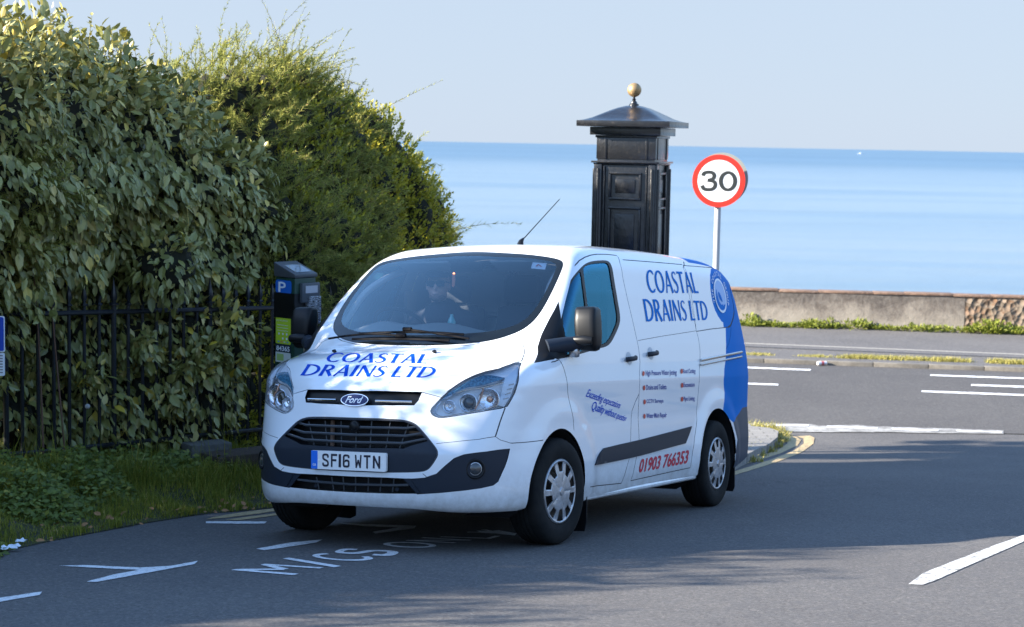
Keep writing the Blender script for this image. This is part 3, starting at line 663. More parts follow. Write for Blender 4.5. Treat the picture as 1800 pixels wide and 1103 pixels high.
# round wave logo on the rear panel
cen = np.array([1265.0, 520.5]); au = np.array([10.2, 1.5]); av = np.array([-4.6, -30.3])   # u to the right, v up
def logo(v, t, m, name='logo', off=.0050): P = lift(cen+v[:, :1]*au+v[:, 1:]*av); n_ = nrm(P); mesh(name, P+n_*off, t, m, PO['blue_rear_panel'], True, None, n_)
a = np.linspace(0, 2*np.pi, 41)[:-1]; oc = np.stack([np.cos(a), np.sin(a)], 1)
v, t = cdt([oc, oc*.88]); c = np.hypot(*v[t].mean(1).T); logo(v, t[c > .9], m_wht)
m_pale = mat('pale_blue_vinyl', (.25, .42, .72), rough=.4); logo(v*.999, t[c <= .9], m_pale, off=.0046)
wave = chaikin([(-.80, -.25), (-.62, .22), (-.48, .42), (-.50, .05), (-.35, -.35), (.0, -.55), (.35, -.45), (.20, -.60), (.70, -.42), (.62, -.62), (.3, -.82), (-.2, -.84), (-.6, -.62)], 2)
v, t = union_tris([wave]); logo(v, t, m_blue, off=.0054)
w2 = chaikin([(-.25, .25), (-.05, .18), (.2, -.1), (.3, -.38), (.1, -.30), (-.15, -.2), (-.3, .0)], 2); v, t = union_tris([w2]); logo(v, t, m_blue, off=.0054)
for i, ch in enumerate('THE COASTAL GROUP'):
    if ch == ' ': continue
    v, t = font_tris(ch, 0, .01); w = v.max(0)-v.min(0); ang = math.radians(196 - i*13.4); v = (v-[(v[:, 0].min()+v[:, 0].max())/2, 0])*.36; r = 1.14+v[:, 1]; ph = ang-v[:, 0]/1.25
    logo(np.stack([r*np.cos(ph), r*np.sin(ph)], 1), t, m_wht, 'lettering')
# ------------------------------------------------------------------ front end parts
def wall(loop3, depth, m, name, parent, d=None):
    n_ = nrm(loop3); A = loop3; B = loop3-(n_ if d is None else np.array(d))*depth; k = len(A)
    return mesh(name, np.vstack([A, B]), [(i, (i+1) % k, k+(i+1) % k, k+i) for i in range(k)], m, parent, True)
def backing(loop3, depth, m, name, parent, d=(1, 0, 0)):
    P, T, n_ = surf_region(loop3, .05); return mesh(name, P-np.array(d)*depth, T, m, parent, True)
m_bar = mat('grille_bar_plastic', (.045, .052, .062), rough=.35)
gr = backing(H['mesh'], .10, m_dark, 'main_grille', BUMP); wall(dl(H['mesh']), .10, m_black, 'grille_frame', gr, (1, 0, 0))
lo_ = backing(H['low'], .08, m_dark, 'lower_grille', BUMP); wall(dl(H['low']), .08, m_black, 'grille_frame', lo_, (1, 0, 0))
sl_ = backing(H['slot'], .03, m_black, 'upper_grille', PO['body']); wall(dl(H['slot']), .03, m_black, 'grille_frame', sl_, (1, 0, 0))
PO['grille_surround'].parent = BUMP
for sg in (1, -1): PO[('bumper_corner', sg)].parent = BUMP
def surfpath(px, off, sym=True):
    p = P3(px)
    if sym: p[0, 1] = 0; p = np.vstack([mir(p[:0:-1]), p])
    p = dens(p, .05, False); return p+nrm(p)*off
def bars(paths, r, name, m, parent, fl=1.0, up=(0, 0, 1)):
    for q in paths: MB().tube(q, r, 8, flat=(up, fl)).build(name, m, parent, True)
bars([surfpath(p, -.012) for p in ([(622, 751), (690, 752), (713, 752.5), (733, 749)], [(622, 764.5), (690, 765.5), (712, 766), (742, 761)], [(622, 778), (685, 778.5), (707, 779), (750, 770.5)])], .0085, 'grille_bar', m_bar, gr, .8)
bars([np.vstack([P3([(x0, 740.5)])-[.03, 0, 0], P3([(x1, 789)])-[.03, 0, 0]]) for x0, x1 in ((538, 549), (567, 571), (595, 596), (622, 621), (649, 646), (682, 674), (716, 698))], .0035, 'grille_rib', m_bar, gr)
MB().tube([P3([(573, 741)])[0]-[.08, 0, 0], P3([(572, 786)])[0]-[.08, 0, 0]], .014, 10).build('cooler_pipe', mat('rusty_pipe', (.16, .10, .07), rough=.7), gr, True)
bars([surfpath([(622, 853), (690, 854), (717, 853.5)], -.012)], .008, 'grille_bar', m_bar, lo_)
bars([np.vstack([P3([(x0, 839)])-[.02, 0, 0], P3([(x1, 866)])-[.02, 0, 0]]) for x0, x1 in ((553, 559), (580, 584), (600, 602), (622, 622), (645, 644), (668, 665), (690, 687))], .004, 'grille_rib', m_bar, lo_)
for x, y in ((551, 855), (694, 861)): 
    p = P3([(x, y)])[0]; MB().lathe([(0, .004), (.012, .004), (.014, 0)], 14, p-[.03, 0, 0], 0).build('parking_sensor', m_plastic, lo_, True)
R15 = np.array([[1, 0, 0], [0, 1, 0], [0, 0, 1.]])
p = P3([(622, 750)])[0]; MB().lathe([(0, .012), (.016, .012), (.022, .008), (.026, 0), (.034, -.002), (.034, -.02)], 20, p-[.0, 0, 0], 0).build('front_camera', m_black, gr, True)
bars([np.array(surfpath([(x0, 705.8+d0), (x0+32, 706.6+d0), (x0+64, 707.4+d0)], +.003, False)) for x0, d0 in ((660.5, 0),)]+[mir(surfpath([(660.5, 705.8), (692, 706.6), (725, 707.4)], +.003, False))], .008, 'chrome_bar', m_chrome, sl_)
# oval badge
bc = P3([(625.4, 704.4)])[0]; bc[1] = 0; nb = np.array([.93, 0, .36]); ub = np.array([0, 1, 0.]); vb = np.cross(nb, ub)
nb /= np.linalg.norm(nb); vb /= np.linalg.norm(vb); bc = bc+nb*.012
def plate_fr(o, u, v, n_): return lambda a, b, h=0: o+u*a+v*b+n_*h
bf = plate_fr(bc, ub, vb, nb); a = np.linspace(0, 2*np.pi, 49)[:-1]
m_badge = mat('badge_blue', (.006, .020, .11), rough=.3, spec=.3)
bd = MB().prism([(.0955*math.cos(t), .0395*math.sin(t)) for t in a], -.03, .000, bf).build('badge', m_chrome, sl_, True)
MB().prism([(.090*math.cos(t), .035*math.sin(t)) for t in a], .0005, .003, bf).build('badge_face', m_badge, bd, True)
v, t = font_tris('Ford', .38, .015); lo0 = v.min(0); hi0 = v.max(0); v = (v-(lo0+hi0)/2)*[.120/(hi0[0]-lo0[0]), .044/(hi0[1]-lo0[1])]
mesh('badge_script', [bf(x, y, .0042) for x, y in v], t, m_satin, bd, False)
# number plate
pn = np.array([.985, 0, .0]); pn /= np.linalg.norm(pn); pc = np.array([.972, 0, .541]); pf = plate_fr(pc, np.array([0, 1, 0.]), np.array([0, 0, 1.]), np.array([1., 0, 0]))
m_plate = mat('plate_white', (.84, .84, .83), rough=.35); m_band = mat('plate_blue', (.01, .16, .72), rough=.35); m_ink = mat('plate_black', (.012, .012, .03), rough=.4)
rrect = lambda w, h, r, n=5: [(sx_*(w/2-r)+r*math.cos(t), sy_*(h/2-r)+r*math.sin(t)) for sx_, sy_, t0 in ((1, 1, 0), (-1, 1, 90), (-1, -1, 180), (1, -1, 270)) for t in np.radians(np.linspace(t0, t0+90, n))]
npl = MB().prism(rrect(.52, .111, .010), -.02, .0, pf).build('number_plate', m_plate, BUMP)
MB().prism([(-.2595, -.0545), (-.214, -.0545), (-.214, .0545), (-.2595, .0545)], .0004, .0012, pf).build('plate_band', m_band, npl)
sc = .079
for ch, x0, x1 in (('S', 535, 605), ('F', 627, 692), ('1', 708, 733), ('6', 752, 824), ('W', 878, 948), ('T', 970, 1040), ('N', 1064, 1142)):
    p_, w = glyph_polys(ch, BLOCK); v, t = union_tris(p_); lo0, hi0 = v.min(0), v.max(0); a0 = -.26+(x0-415)*.52/783; a1 = -.26+(x1-415)*.52/783
    v = (v-lo0)/(hi0-lo0)*[a1-a0, sc]+[a0, -sc/2]; mesh('plate_character', [pf(x, y, .0016) for x, y in v], t, m_ink, npl, False)
v, t = font_tris('GB', 0, .01); v = norm_uv(v)*[.022, .014]+[-.247, -.036]; mesh('plate_character', [pf(x, y, .0016) for x, y in v], t, m_plate, npl, False)
for x in (-.205, .232): MB().lathe([(0, .004), (.004, .003), (.006, 0)], 10, pf(x, -.004, .0), 0).build('plate_screw', m_plate, npl, True)
# headlamps
m_bowl = mat('lamp_reflector', (.80, .81, .83), rough=.10, metal=1.); n = N(m_bowl); n.bump(n.noise(n.coord(), 60, 3, .6), .45, .008)
m_house = mat('lamp_housing', (.93, .94, .96), rough=.3); m_bluerefl = mat('lamp_blue_reflection', (.01, .13, .25), rough=.12, coat=1); n = N(m_bluerefl); n.color(n.ramp(n.noise(n.coord((1, 1, 1)), 70, 4, .7), [(.4, (.02, .10, .18)), (.7, (.16, .42, .58))]))  # blue streak is a reflection put into colour, built as a strip
m_amber = mat('amber_bulb', (.72, .38, .24), rough=.18, metal=.6); m_opal = mat('lamp_outer_panel', (.80, .86, .93), rough=.3)
m_projector = mat('projector_glass', (.04, .045, .05), rough=.04, coat=1)
def pxloop(lst): return P3([(745+x/9.19, 625+y/9.19) for x, y in lst])
def lamp(sg):
    S = (lambda p: p) if sg > 0 else mir
    def mesh(name, V, F, *a): return MESH(name, V, F if sg > 0 else [tuple(f)[::-1] for f in F], *a)
    P, T, n_ = surf_region(H['hl'], .02)
    root = mesh('headlight', S(P-np.array([.055, .018, 0])), T, m_house, BODY, True)
    lp = dl(H['hl'], .02); k = len(lp); mesh('lamp_frame', S(np.vstack([lp, lp-np.array([.055, .018, 0])])), [(i, (i+1) % k, k+(i+1) % k, k+i) for i in range(k)], m_house, root, True)
    mesh('lens', S(P), T, m_lens, root, True, None, S(n_))
    def reg(lst, inn, m, name):
        l3 = pxloop(lst); P, T, n_ = surf_region(l3, .012); mesh(name, S(P-n_*inn), T, m, root, True); lq = dl(l3, .012); nq = nrm(lq); k = len(lq)
        mesh(name+'_edge', S(np.vstack([lq-nq*inn, lq-nq*(inn+.02)])), [(i, (i+1) % k, k+(i+1) % k, k+i) for i in range(k)], m_chrome, root, True)
    reg([(290, 700), (400, 600), (560, 500), (780, 370), (960, 300), (1100, 300), (1310, 345), (1190, 400), (1000, 460), (860, 490), (700, 510), (560, 560), (400, 640)], .010, m_bluerefl, 'blue_reflection')
    reg([(1310, 370), (1480, 200), (1530, 140), (1525, 300), (1500, 440), (1400, 680), (1310, 830), (1190, 800), (1260, 600)], .012, m_opal, 'outer_panel')
    for i in range(4):
        x, y = 1290+(3-i)*28, 690-(3-i)*75; q = pxloop([(x, y+10), (x+90, y-10)]); q = q-nrm(q)*.008; MB().tube(S(q), .003, 6).build('panel_rib', m_satin, root)
    def bowlobj(x, y, r, m, name, inn=.02, inner=None):
        c = pxloop([(x, y)])[0]; c = c-nrm(c[None])[0]*inn; ax = np.array([.93, .25, .1]); ax /= np.linalg.norm(ax); uu = np.cross([0, 0, 1.], ax); uu /= np.linalg.norm(uu); vv = np.cross(ax, uu)
        mb = MB(); prof = [(r, 0), (r*.98, -.003), (r*.85, -.009), (r*.6, -.015), (r*.25, -.018), (0, -.019)]; V = []
        nn = 28
        for rr_, h in prof:
            for q in range(nn): t_ = 2*math.pi*q/nn; V.append(c+uu*rr_*math.cos(t_)+vv*rr_*math.sin(t_)+ax*h)
        F = [(i*nn+q, i*nn+(q+1) % nn, (i+1)*nn+(q+1) % nn, (i+1)*nn+q) for i in range(len(prof)-1) for q in range(nn)]
        o = mesh(name, S(np.array(V)), F, m, root, True)
        rg = [c+uu*r*math.cos(t_)+vv*r*math.sin(t_) for t_ in np.linspace(0, 2*np.pi, 29)]; MB().tube(S(np.array(rg)), .0035, 6, cap=False).build(name+'_ring', m_chrome, root, True)
        if inner:
            V = []; pr2 = [(inner[0]*math.sin(t_), inner[0]*.4*math.cos(t_)-.010) for t_ in np.linspace(math.pi/2, 0.02, 6)]
            for rr_, h in pr2:
                for q in range(nn): t_ = 2*math.pi*q/nn; V.append(c+uu*rr_*math.cos(t_)+vv*rr_*math.sin(t_)+ax*h)
            mesh(name+'_glass', S(np.array(V)), [(i*nn+q, i*nn+(q+1) % nn, (i+1)*nn+(q+1) % nn, (i+1)*nn+q) for i in range(5) for q in range(nn)], inner[1], root, True)
    bowlobj(720, 745, .052, m_bowl, 'projector', .018, (.036, m_projector)); bowlobj(1060, 680, .062, m_bowl, 'main_reflector', .020, (.018, m_amber)); bowlobj(410, 810, .036, m_bowl, 'side_reflector', .014, (.010, m_bowl))
    q = pxloop([(965, 530), (920, 680), (830, 860)]); q = q-nrm(q)*.012; MB().tube(S(catmull(q, 5)), .006, 8).build('divider', m_amber, root, True)
    q = pxloop([(270, 720), (560, 590), (760, 540), (950, 515), (1290, 430)]); q = q-nrm(q)*.008; MB().tube(S(catmull(q, 5)), .004, 8).build('trim_line', m_chrome, root, True)
    q = pxloop([(170, 920), (210, 820), (280, 740)]); q = q-nrm(q)*.008; MB().tube(S(catmull(q, 5)), .0035, 8).build('trim_line', m_chrome, root, True)
    q = pxloop([(170, 920), (300, 980), (600, 930), (900, 880), (1190, 800)]); q = q-nrm(q)*.010; MB().tube(S(catmull(q, 5)), .0035, 8).build('trim_line', m_chrome, root, True)
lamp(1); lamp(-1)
# fog lamps
for sg in (1, -1):
    S = (lambda p: p) if sg > 0 else mir
    c = P3([(835.6, 824.7)])[0]; n0 = nrm(c[None])[0]; ax = np.array([.80, .60, 0]); uu = np.cross([0, 0, 1.], ax); vv = np.cross(ax, uu)
    def ringmesh(prof, m, name, par, n_=28, c=c):
        V = [c+uu*r*math.cos(2*math.pi*q/n_)+vv*r*math.sin(2*math.pi*q/n_)+ax*h for r, h in prof for q in range(n_)]
        return mesh(name, S(np.array(V)), [(i*n_+q, i*n_+(q+1) % n_, (i+1)*n_+(q+1) % n_, (i+1)*n_+q) for i in range(len(prof)-1) for q in range(n_)], m, par, True)
    fl_ = ringmesh([(.062, -.012), (.060, .004), (.050, .006), (.042, -.004), (.040, -.02)], m_black, 'fog_light', PO[('bumper_corner', sg)])
    ringmesh([(.040, -.006), (.034, .001), (.02, .006), (.001, .008)], m_projector, 'fog_lens', fl_); ringmesh([(.041, -.003), (.038, .001), (.035, .001)], m_satin, 'fog_ring', fl_)
# wipers
m_wip = mat('wiper_black', (.006, .006, .008), rough=.6, spec=.12)
def wiper(blade, arm, hold):
    b = P3(blade); b = b+nrm(b)*.022; o = MB().tube(catmull(b, 6), .008, 6, flat=((0, 0, 1), .9)).build('wiper', m_wip, van, True)
    a_ = P3(arm); a_ = a_+nrm(a_)*.035; MB().tube(catmull(a_, 6), [.007]*(6*(len(arm)-1)+1), 6).build('wiper_arm', m_wip, o, True)
    h_ = P3(hold); h_ = h_+nrm(h_)*.036; MB().tube(h_, .014, 6).build('wiper_clip', m_wip, o, True)
wiper([(634.4, 591.5), (680, 589.5), (720, 589), (770, 590), (816.4, 593)], [(719, 587), (760, 592.5), (800, 599), (826, 603)], [(712, 587), (726, 587)])
wiper([(622, 601), (670, 601), (710, 601), (750, 602), (791, 603.5)], [(706.7, 598), (660, 594.5), (620, 597), (583, 602)], [(700, 598), (716, 598)])
for x, y in ((588, 620), (764, 621)):
    p = P3([(x, y)])[0]; V = MB(); V.tube([p+[-.02, 0, 0], p+[.0, 0, .010], p+[.022, 0, .010]], [.006, .012, .007], 8).build('washer_jet', m_black, BON, True)
# mirrors
def mirror(sg):
    S = (lambda p: p) if sg > 0 else mir
    def rbox(cs, sizes, name, m, par, n_=24):   # loft of rounded rectangles stacked along z: (cx,cy,z,lx,ly,r)
        V = []
        for (cx_, cy_, z, lx, ly, e) in cs:
            for q in range(n_):
                t_ = 2*math.pi*(q+.5)/n_; c_, s_ = math.cos(t_), math.sin(t_); V.append((cx_+lx/2*np.sign(c_)*abs(c_)**e, cy_+ly/2*np.sign(s_)*abs(s_)**e, z))
        F = [(i*n_+q, i*n_+(q+1) % n_, (i+1)*n_+(q+1) % n_, (i+1)*n_+q) for i in range(len(cs)-1) for q in range(n_)]+[tuple(range(n_))[::-1], tuple((len(cs)-1)*n_+q for q in range(n_))]
        return mesh(name, S(np.array(V)), F if sg > 0 else [f[::-1] for f in F], m, par, True)
    y0 = 1.050
    h = rbox([(-.20, y0+.012, 1.205, .05, .08, .6), (-.20, y0+.012, 1.215, .10, .115, .5), (-.195, y0+.012, 1.25, .135, .135, .42), (-.19, y0+.008, 1.32, .145, .148, .38), (-.19, y0+.003, 1.40, .140, .150, .38), (-.195, y0, 1.465, .120, .145, .40), (-.20, y0-.004, 1.482, .10, .13, .45), (-.20, y0-.004, 1.488, .06, .09, .6)], 0, 'door_mirror', m_black, van)
    MB().tube(S(np.array([(.02, .86, 1.225), (-.08, .95, 1.245), (-.15, 1.0, 1.255), (-.18, 1.05, 1.265)])), [.052, .050, .045, .040], 18).build('mirror_arm', m_plastic, h, True)
    MB().tube(S(np.array([(-.12, 1.00, 1.275), (-.105, 1.07, 1.275), (-.115, 1.115, 1.272)])), [.030, .032, .026], 14).build('mirror_arm', m_black, h, True)
    rbox([(-.135, .985, 1.165, .03, .04, .6), (-.135, .985, 1.172, .05, .06, .5), (-.135, .985, 1.215, .06, .065, .5), (-.135, .985, 1.225, .05, .06, .5)], 0, 'turn_signal', m_satin, h)
    MB().box(S(np.array([-.268, y0, 1.35])), (.004, .11, .2)).build('mirror_glass', m_chrome, h)
mirror(1); mirror(-1)
# handles
def handle(px, par, sg=1, name='door_handle'):
    c = P3([px])[0]; S = (lambda p: p) if sg > 0 else mir
    V = [c+[.075, .012, -.008], c+[.055, .032, -.004], c+[0, .040, .0], c+[-.055, .036, .004], c+[-.085, .014, .006]]
    o = MB().tube(S(catmull(V, 4)), .0165, 10, flat=((0, 0, 1), .55)).build(name, m_plastic, par, True)
    q = [c+[.05*math.cos(t), 0, .045*math.sin(t)+.0] for t in np.linspace(0, 2*np.pi, 25)[:-1]]; q = np.array(q)-[.005, 0, 0]; P = side3(q[:, [0, 2]]); k = len(P); P = np.vstack([[P.mean(0)+[0, .002, 0]], P+[0, .0015, 0]])
    mesh('handle_cup', S(P), [(0, i+1, (i+1) % k+1) for i in range(k)], m_cup, par, True)
m_cup = mat('handle_cup_shade', (.50, .54, .58), rough=.4)  # flat grey disc: the hollow's shade is put into the colour
handle((1105, 630.5), DOOR); handle((1143, 621.5), SL); handle((1105, 630.5), PO[('front_door', -1)], -1)
# protective strip, rail, antenna, mud flaps, sill
P, T, n_ = surf_region(Sd['strip'], .04, .010, None, lambda p: sidep(p), lambda S_: side3(S_)); mesh('protective_strip', P, T, m_plastic, BODY, True)
l_ = dl(Sd['strip'], .03); wall(l_+nrm(l_)*.010, .012, m_plastic, 'strip_edge', BODY)
q = P3([(1130, 0)]) if False else None
m_rail = mat('rail_metal', (.42, .44, .46), rough=.22, metal=1.)
for dz, r_ in ((634, .011), (642, .008)):
    q = P3([(1230, dz), (1255, dz-5), (1280, dz-10), (1302, dz-14.5)]); q = q+nrm(q)*.008; MB().tube(dens(q, .1, False), r_, 8).build('slide_rail', m_rail, BODY, True)
ab = np.array([-1.42, .0, 1.955]); MB().tube([ab+[.03, 0, -.01], ab+[.01, 0, .03], ab+[-.03, 0, .055]], [.030, .018, .007], 10).tube([ab+[-.02, 0, .045], ab+[-.66, .0, .385]], [.0042, .003], 6).build('antenna', m_black, BODY, True)
for x, z0, sgs in ((-.40, .30, 'F'), (-3.37, .36, 'R')):
    for sg in (1, -1):
        MB().prism([(.76, .12 if sgs == 'R' else .06), (.80, .085 if sgs == 'R' else .04), (.95, .085 if sgs == 'R' else .045), (.965, .12), (.965, z0+.12), (.76, z0+.12)], x-.006, x+.006, lambda u, v, h: np.array([h, u*sg, v])).build('mud_flap', m_black, van)
for sg in (1, -1): MB().tube([(-.36, .945*sg, .258), (-1.4, .950*sg, .258), (-2.47, .945*sg, .258)], .018, 8).build('sill', m_white, BODY, True)
ub_ = MB().box((-1.65, 0, .33), (4.0, 1.56, .10)).box((-1.4, 0, .275), (1.9, 1.6, .03)); ub_.tube([(-1.0, .55, .25), (-2.2, .62, .24)], .05, 10).box((.44, 0, .31), (.5, 1.1, .08)).build('underbody', m_dark, van)
for c, r_ in ((AF[0], AF[1]), (AR[0], AR[1])):
    for sg in (1, -1):
        a_ = np.radians(np.linspace(-25, 205, 34)); V = [(c[0]+rr_*math.cos(t_), yy*sg, c[1]+rr_*math.sin(t_)) for rr_, yy in ((r_-.001, .975), (r_-.001, .955), (r_-.001, .88), (r_-.001, .60)) for t_ in a_]
        nn = len(a_); F = [(i*nn+q, i*nn+q+1, (i+1)*nn+q+1, (i+1)*nn+q) for i in range(3) for q in range(nn-1)]; V = np.array(V)
        for _ in range(14): o_ = FF(V) > -.010; V[o_, 1] *= .985
        mesh('wheel_arch_liner', V, F, m_dark, van, True)
        MB().prism([(c[0]+r_*math.cos(t_), max(c[1]+r_*math.sin(t_), .25)) for t_ in a_], .59*sg, .60*sg, lambda u, v, h: np.array([u, h, v])).build('wheel_arch_liner', m_dark, van)
# ------------------------------------------------------------------ wheels
m_tyre = mat('tyre_rubber', (.017, .018, .019), rough=.85, spec=.2); n = N(m_tyre); n.color(n.ramp(n.noise(n.coord(), 7, 5, .7), [(.35, (.008, .009, .010)), (.75, (.022, .021, .020))]))
m_cap = mat('hubcap_silver', (.42, .44, .47), rough=.36, metal=.55); n = N(m_cap); n.color(n.ramp(n.noise(n.coord(), 18, 6, .75), [(.35, (.50, .52, .56)), (.7, (.30, .29, .28))]))
m_rim = mat('dirty_steel_rim', (.07, .055, .045), rough=.8)
def wheel(x, y, sg, steer):
    R = Matrix.Rotation(math.radians(steer), 4, 'Z')
    RT = .333; prof = [(.20, .075), (.206, .098), (.225, .106), (.262, .112), (.295, .108), (.318, .098), (.328, .086), (.333, .070)]
    tr = []
    for g in (.048, .016): tr += [(.3335, g+.007), (.326, g+.005), (.326, g-.005), (.3335, g-.007)]
    tr += [(r_, -h) for r_, h in tr[::-1]]; full = prof+tr+[(r_, -h) for r_, h in prof[::-1]]
    nn = 96; V = []
    for i, (r_, h) in enumerate(full):
        for q in range(nn):
            t_ = 2*math.pi*q/nn; ro = r_-(.006 if (.03 < abs(h) < .09 and r_ > .326 and q % 2 == 0) else 0); V.append((ro*math.cos(t_), h*sg, ro*math.sin(t_)))
    F = [(i*nn+q, i*nn+(q+1) % nn, (i+1)*nn+(q+1) % nn, (i+1)*nn+q) for i in range(len(full)-1) for q in range(nn)]
    rim = MB().lathe([(0, .03*sg), (.12, .03*sg), (.15, .055*sg), (.185, .05*sg), (.195, .09*sg), (.203, .095*sg), (.203, -.09*sg), (.19, -.06*sg)], 40, (0, 0, 0), 1).build('wheel', m_rim, van, True)
    rim.matrix_local = Matrix.Translation((x, y*sg, .333)) @ R
    ty = mesh('tyre', V, F, m_tyre, rim, True); ty.data.set_sharp_from_angle(angle=math.radians(40))
    # hub cap with ten openings
    loops = []
    for i in range(10):
        a0 = 36*i+18; wide = 12.5 if i % 2 else 11.0; inr = .112 if i % 2 else .125
        o = [(.184*math.cos(math.radians(a0+d)), .184*math.sin(math.radians(a0+d))) for d in np.linspace(-wide, wide, 6)]
        q = [(inr*math.cos(math.radians(a0+d)), inr*math.sin(math.radians(a0+d))) for d in (9.5, 4, -4, -9.5)]
        loops.append(np.array(o+q))
    c_ = np.stack([.2035*np.cos(np.linspace(0, 2*np.pi, 73)[:-1]), .2035*np.sin(np.linspace(0, 2*np.pi, 73)[:-1])], 1)
    rings = [c_*f for f in (.945, .9, .55, .35)]
    v, t = cdt([c_]+loops+rings, lattice(c_*.93, .014)); cc = v[t].mean(1); k = inpoly(cc, c_)
    for l in loops: k &= ~inpoly(cc, l)
    t = t[k]; r_ = np.hypot(v[:, 0], v[:, 1]); th = np.arctan2(v[:, 1], v[:, 0]); h = .096+.016*np.interp(r_, [0, .06, .11, .18, .19, .2035], [1.0, .9, .75, .15, .55, .15])
    sp_ = np.cos(5*th+math.pi/2*0); h -= .0035*(np.abs(((np.degrees(th)+360) % 72)-36) < 3.5)*(r_ > .03)*(r_ < .12)
    V = np.stack([v[:, 0], h*sg, v[:, 1]], 1); cap = mesh('hub_cap', V, t if sg < 0 else t[:, ::-1], m_cap, rim, True); cap.data.set_sharp_from_angle(angle=math.radians(24))
    sd = cap.modifiers.new('thick', 'SOLIDIFY'); sd.thickness = .006; sd.offset = -1
    MB().lathe([(0, .118*sg), (.022, .117*sg), (.026, .112*sg), (.028, .106*sg)], 24, (0, 0, 0), 1).build('centre_cap', m_satin, rim, True)
wheel(.02, .868, 1, -5); wheel(.02, .868, -1, -5); wheel(-2.933, .868, 1, 0); wheel(-2.933, .868, -1, 0)
# ------------------------------------------------------------------ ground, roads, sea
def grid_sheet(name, xs, ys, zf, m, kind='structure', poly=None):
    X, Y = np.meshgrid(xs, ys); V = np.stack([X.ravel(), Y.ravel(), zf(X.ravel(), Y.ravel())], 1); nx = len(xs); i, j = np.meshgrid(np.arange(nx-1), np.arange(len(ys)-1)); a = (j*nx+i).ravel()
    F = np.stack([a, a+1, a+nx+1, a+nx], 1)
    if poly is not None: c = V[F].mean(1); F = F[inpoly(c[:, :2], poly)]
    o = fast_mesh(name, V, F, m, smooth=True); return tag(o, kind=kind)
def flat_sheet(name, poly, zf, m, h=.4, kind='structure', dz=0.):
    "polygon (x, y) draped over zf"
    l = dens(poly, h); v, t = cdt([l], lattice(l, h)); t = t[inpoly(v[t].mean(1), l)]; V = np.c_[v, zf(v[:, 0], v[:, 1])+dz]
    a = V[t]; fn = np.cross(a[:, 1]-a[:, 0], a[:, 2]-a[:, 0]); fl = fn[:, 2] < 0; t[fl] = t[fl][:, ::-1]
    o = mesh(name, V, t, m, None, True)
    return tag(o, kind=kind) if kind else o
def slab(name, poly, zf, top, m, depth=.25, h=.4, kind='structure'):
    "raised area with vertical edges"
    l = dens(poly, h); v, t = cdt([l], lattice(l, h)); t = t[inpoly(v[t].mean(1), l)]; z = zf(v[:, 0], v[:, 1])+top; V = np.c_[v, z]
    a = V[t]; fn = np.cross(a[:, 1]-a[:, 0], a[:, 2]-a[:, 0]); fl = fn[:, 2] < 0; t[fl] = t[fl][:, ::-1]
    k = len(l); zl = zf(l[:, 0], l[:, 1]); V2 = np.vstack([np.c_[l, zl+top], np.c_[l, zl+top-depth]]); o = len(V)
    F = [tuple(f) for f in t]+[(o+i, o+(i+1) % k, o+k+(i+1) % k, o+k+i) for i in range(k)]
    ob = mesh(name, np.vstack([V, V2]), F, m, None, False)
    return tag(ob, kind=kind) if kind else ob
def asphalt(name, base, warm=0., scale=1., contrast=1.):
    m = mat(name, (base,)*3, rough=.88, spec=.3); n = N(m); v = n.coord((1, 1, 1)); fine = n.noise(v, 48*scale, 5, .85); mid = n.noise(v, 16, 4, .7); big = n.noise(v, .55, 4, .6)
    vo = n.n('ShaderNodeTexVoronoi'); vo.inputs['Scale'].default_value = 120*scale; n.l(v, vo.inputs['Vector'])
    c1 = n.ramp(fine, [(.34, (base*.30,)*3), (.52, (base*1.06, base*.98, base*.92)), (.68, (base*1.7+warm, base*1.65+warm*.8, base*1.6)), (.76, (base*3.0, base*2.9, base*2.75))])
    c2 = n.mix(n.ramp(mid, [(.35, (0, 0, 0)), (.7, (.7, .7, .7))]), c1, (base*.72, base*.72, base*.75), 'MIX')
    c3 = n.mix(n.ramp(big, [(.35, (0, 0, 0)), (.7, (.8, .8, .8))]), c2, n.mix(1.0, c2, (.78, .78, .80), 'MULTIPLY'))
    st = n.ramp(vo.outputs['Color'], [(.90, (0, 0, 0)), (.97, (.75, .75, .75))]); c4 = n.mix(st, c3, (.24, .23, .21))
    # fine cracks
    d = n.coord((1, 1, 1)); ns = n.noise(d, 1.1, 6, .7, 1.5); cr = n.ramp(ns, [(.488, (0, 0, 0)), (.4965, (1, 1, 1)), (.5035, (1, 1, 1)), (.512, (0, 0, 0))]); w = n.noise(d, .35, 2, .5); cw = n.ramp(w, [(.58, (0, 0, 0)), (.68, (.75, .75, .75))])
    mm = n.mix(1.0, cr, cw, 'MULTIPLY'); n.color(n.mix(mm, c4, (base*.35,)*3)); n.bump(fine, .55, .006); return m
m_road = asphalt('side_road_asphalt', .130, .016); m_main = asphalt('seafront_asphalt', .105, .006, .8); m_prom = asphalt('promenade_asphalt', .145, .01, .7)
flatz = lambda X, Y: -1.06+0*np.asarray(X)+0*np.asarray(Y)
m_earth = mat('earth', (.06, .05, .03), rough=1); n = N(m_earth); n.color(n.ramp(n.noise(n.coord(), 3, 6, .7), [(.3, (.030, .036, .014)), (.7, (.075, .070, .030))])); n.bump(n.noise(n.coord(), 14, 5, .7), .6, .05)
wallA = at(1290, 571.5, 1); 
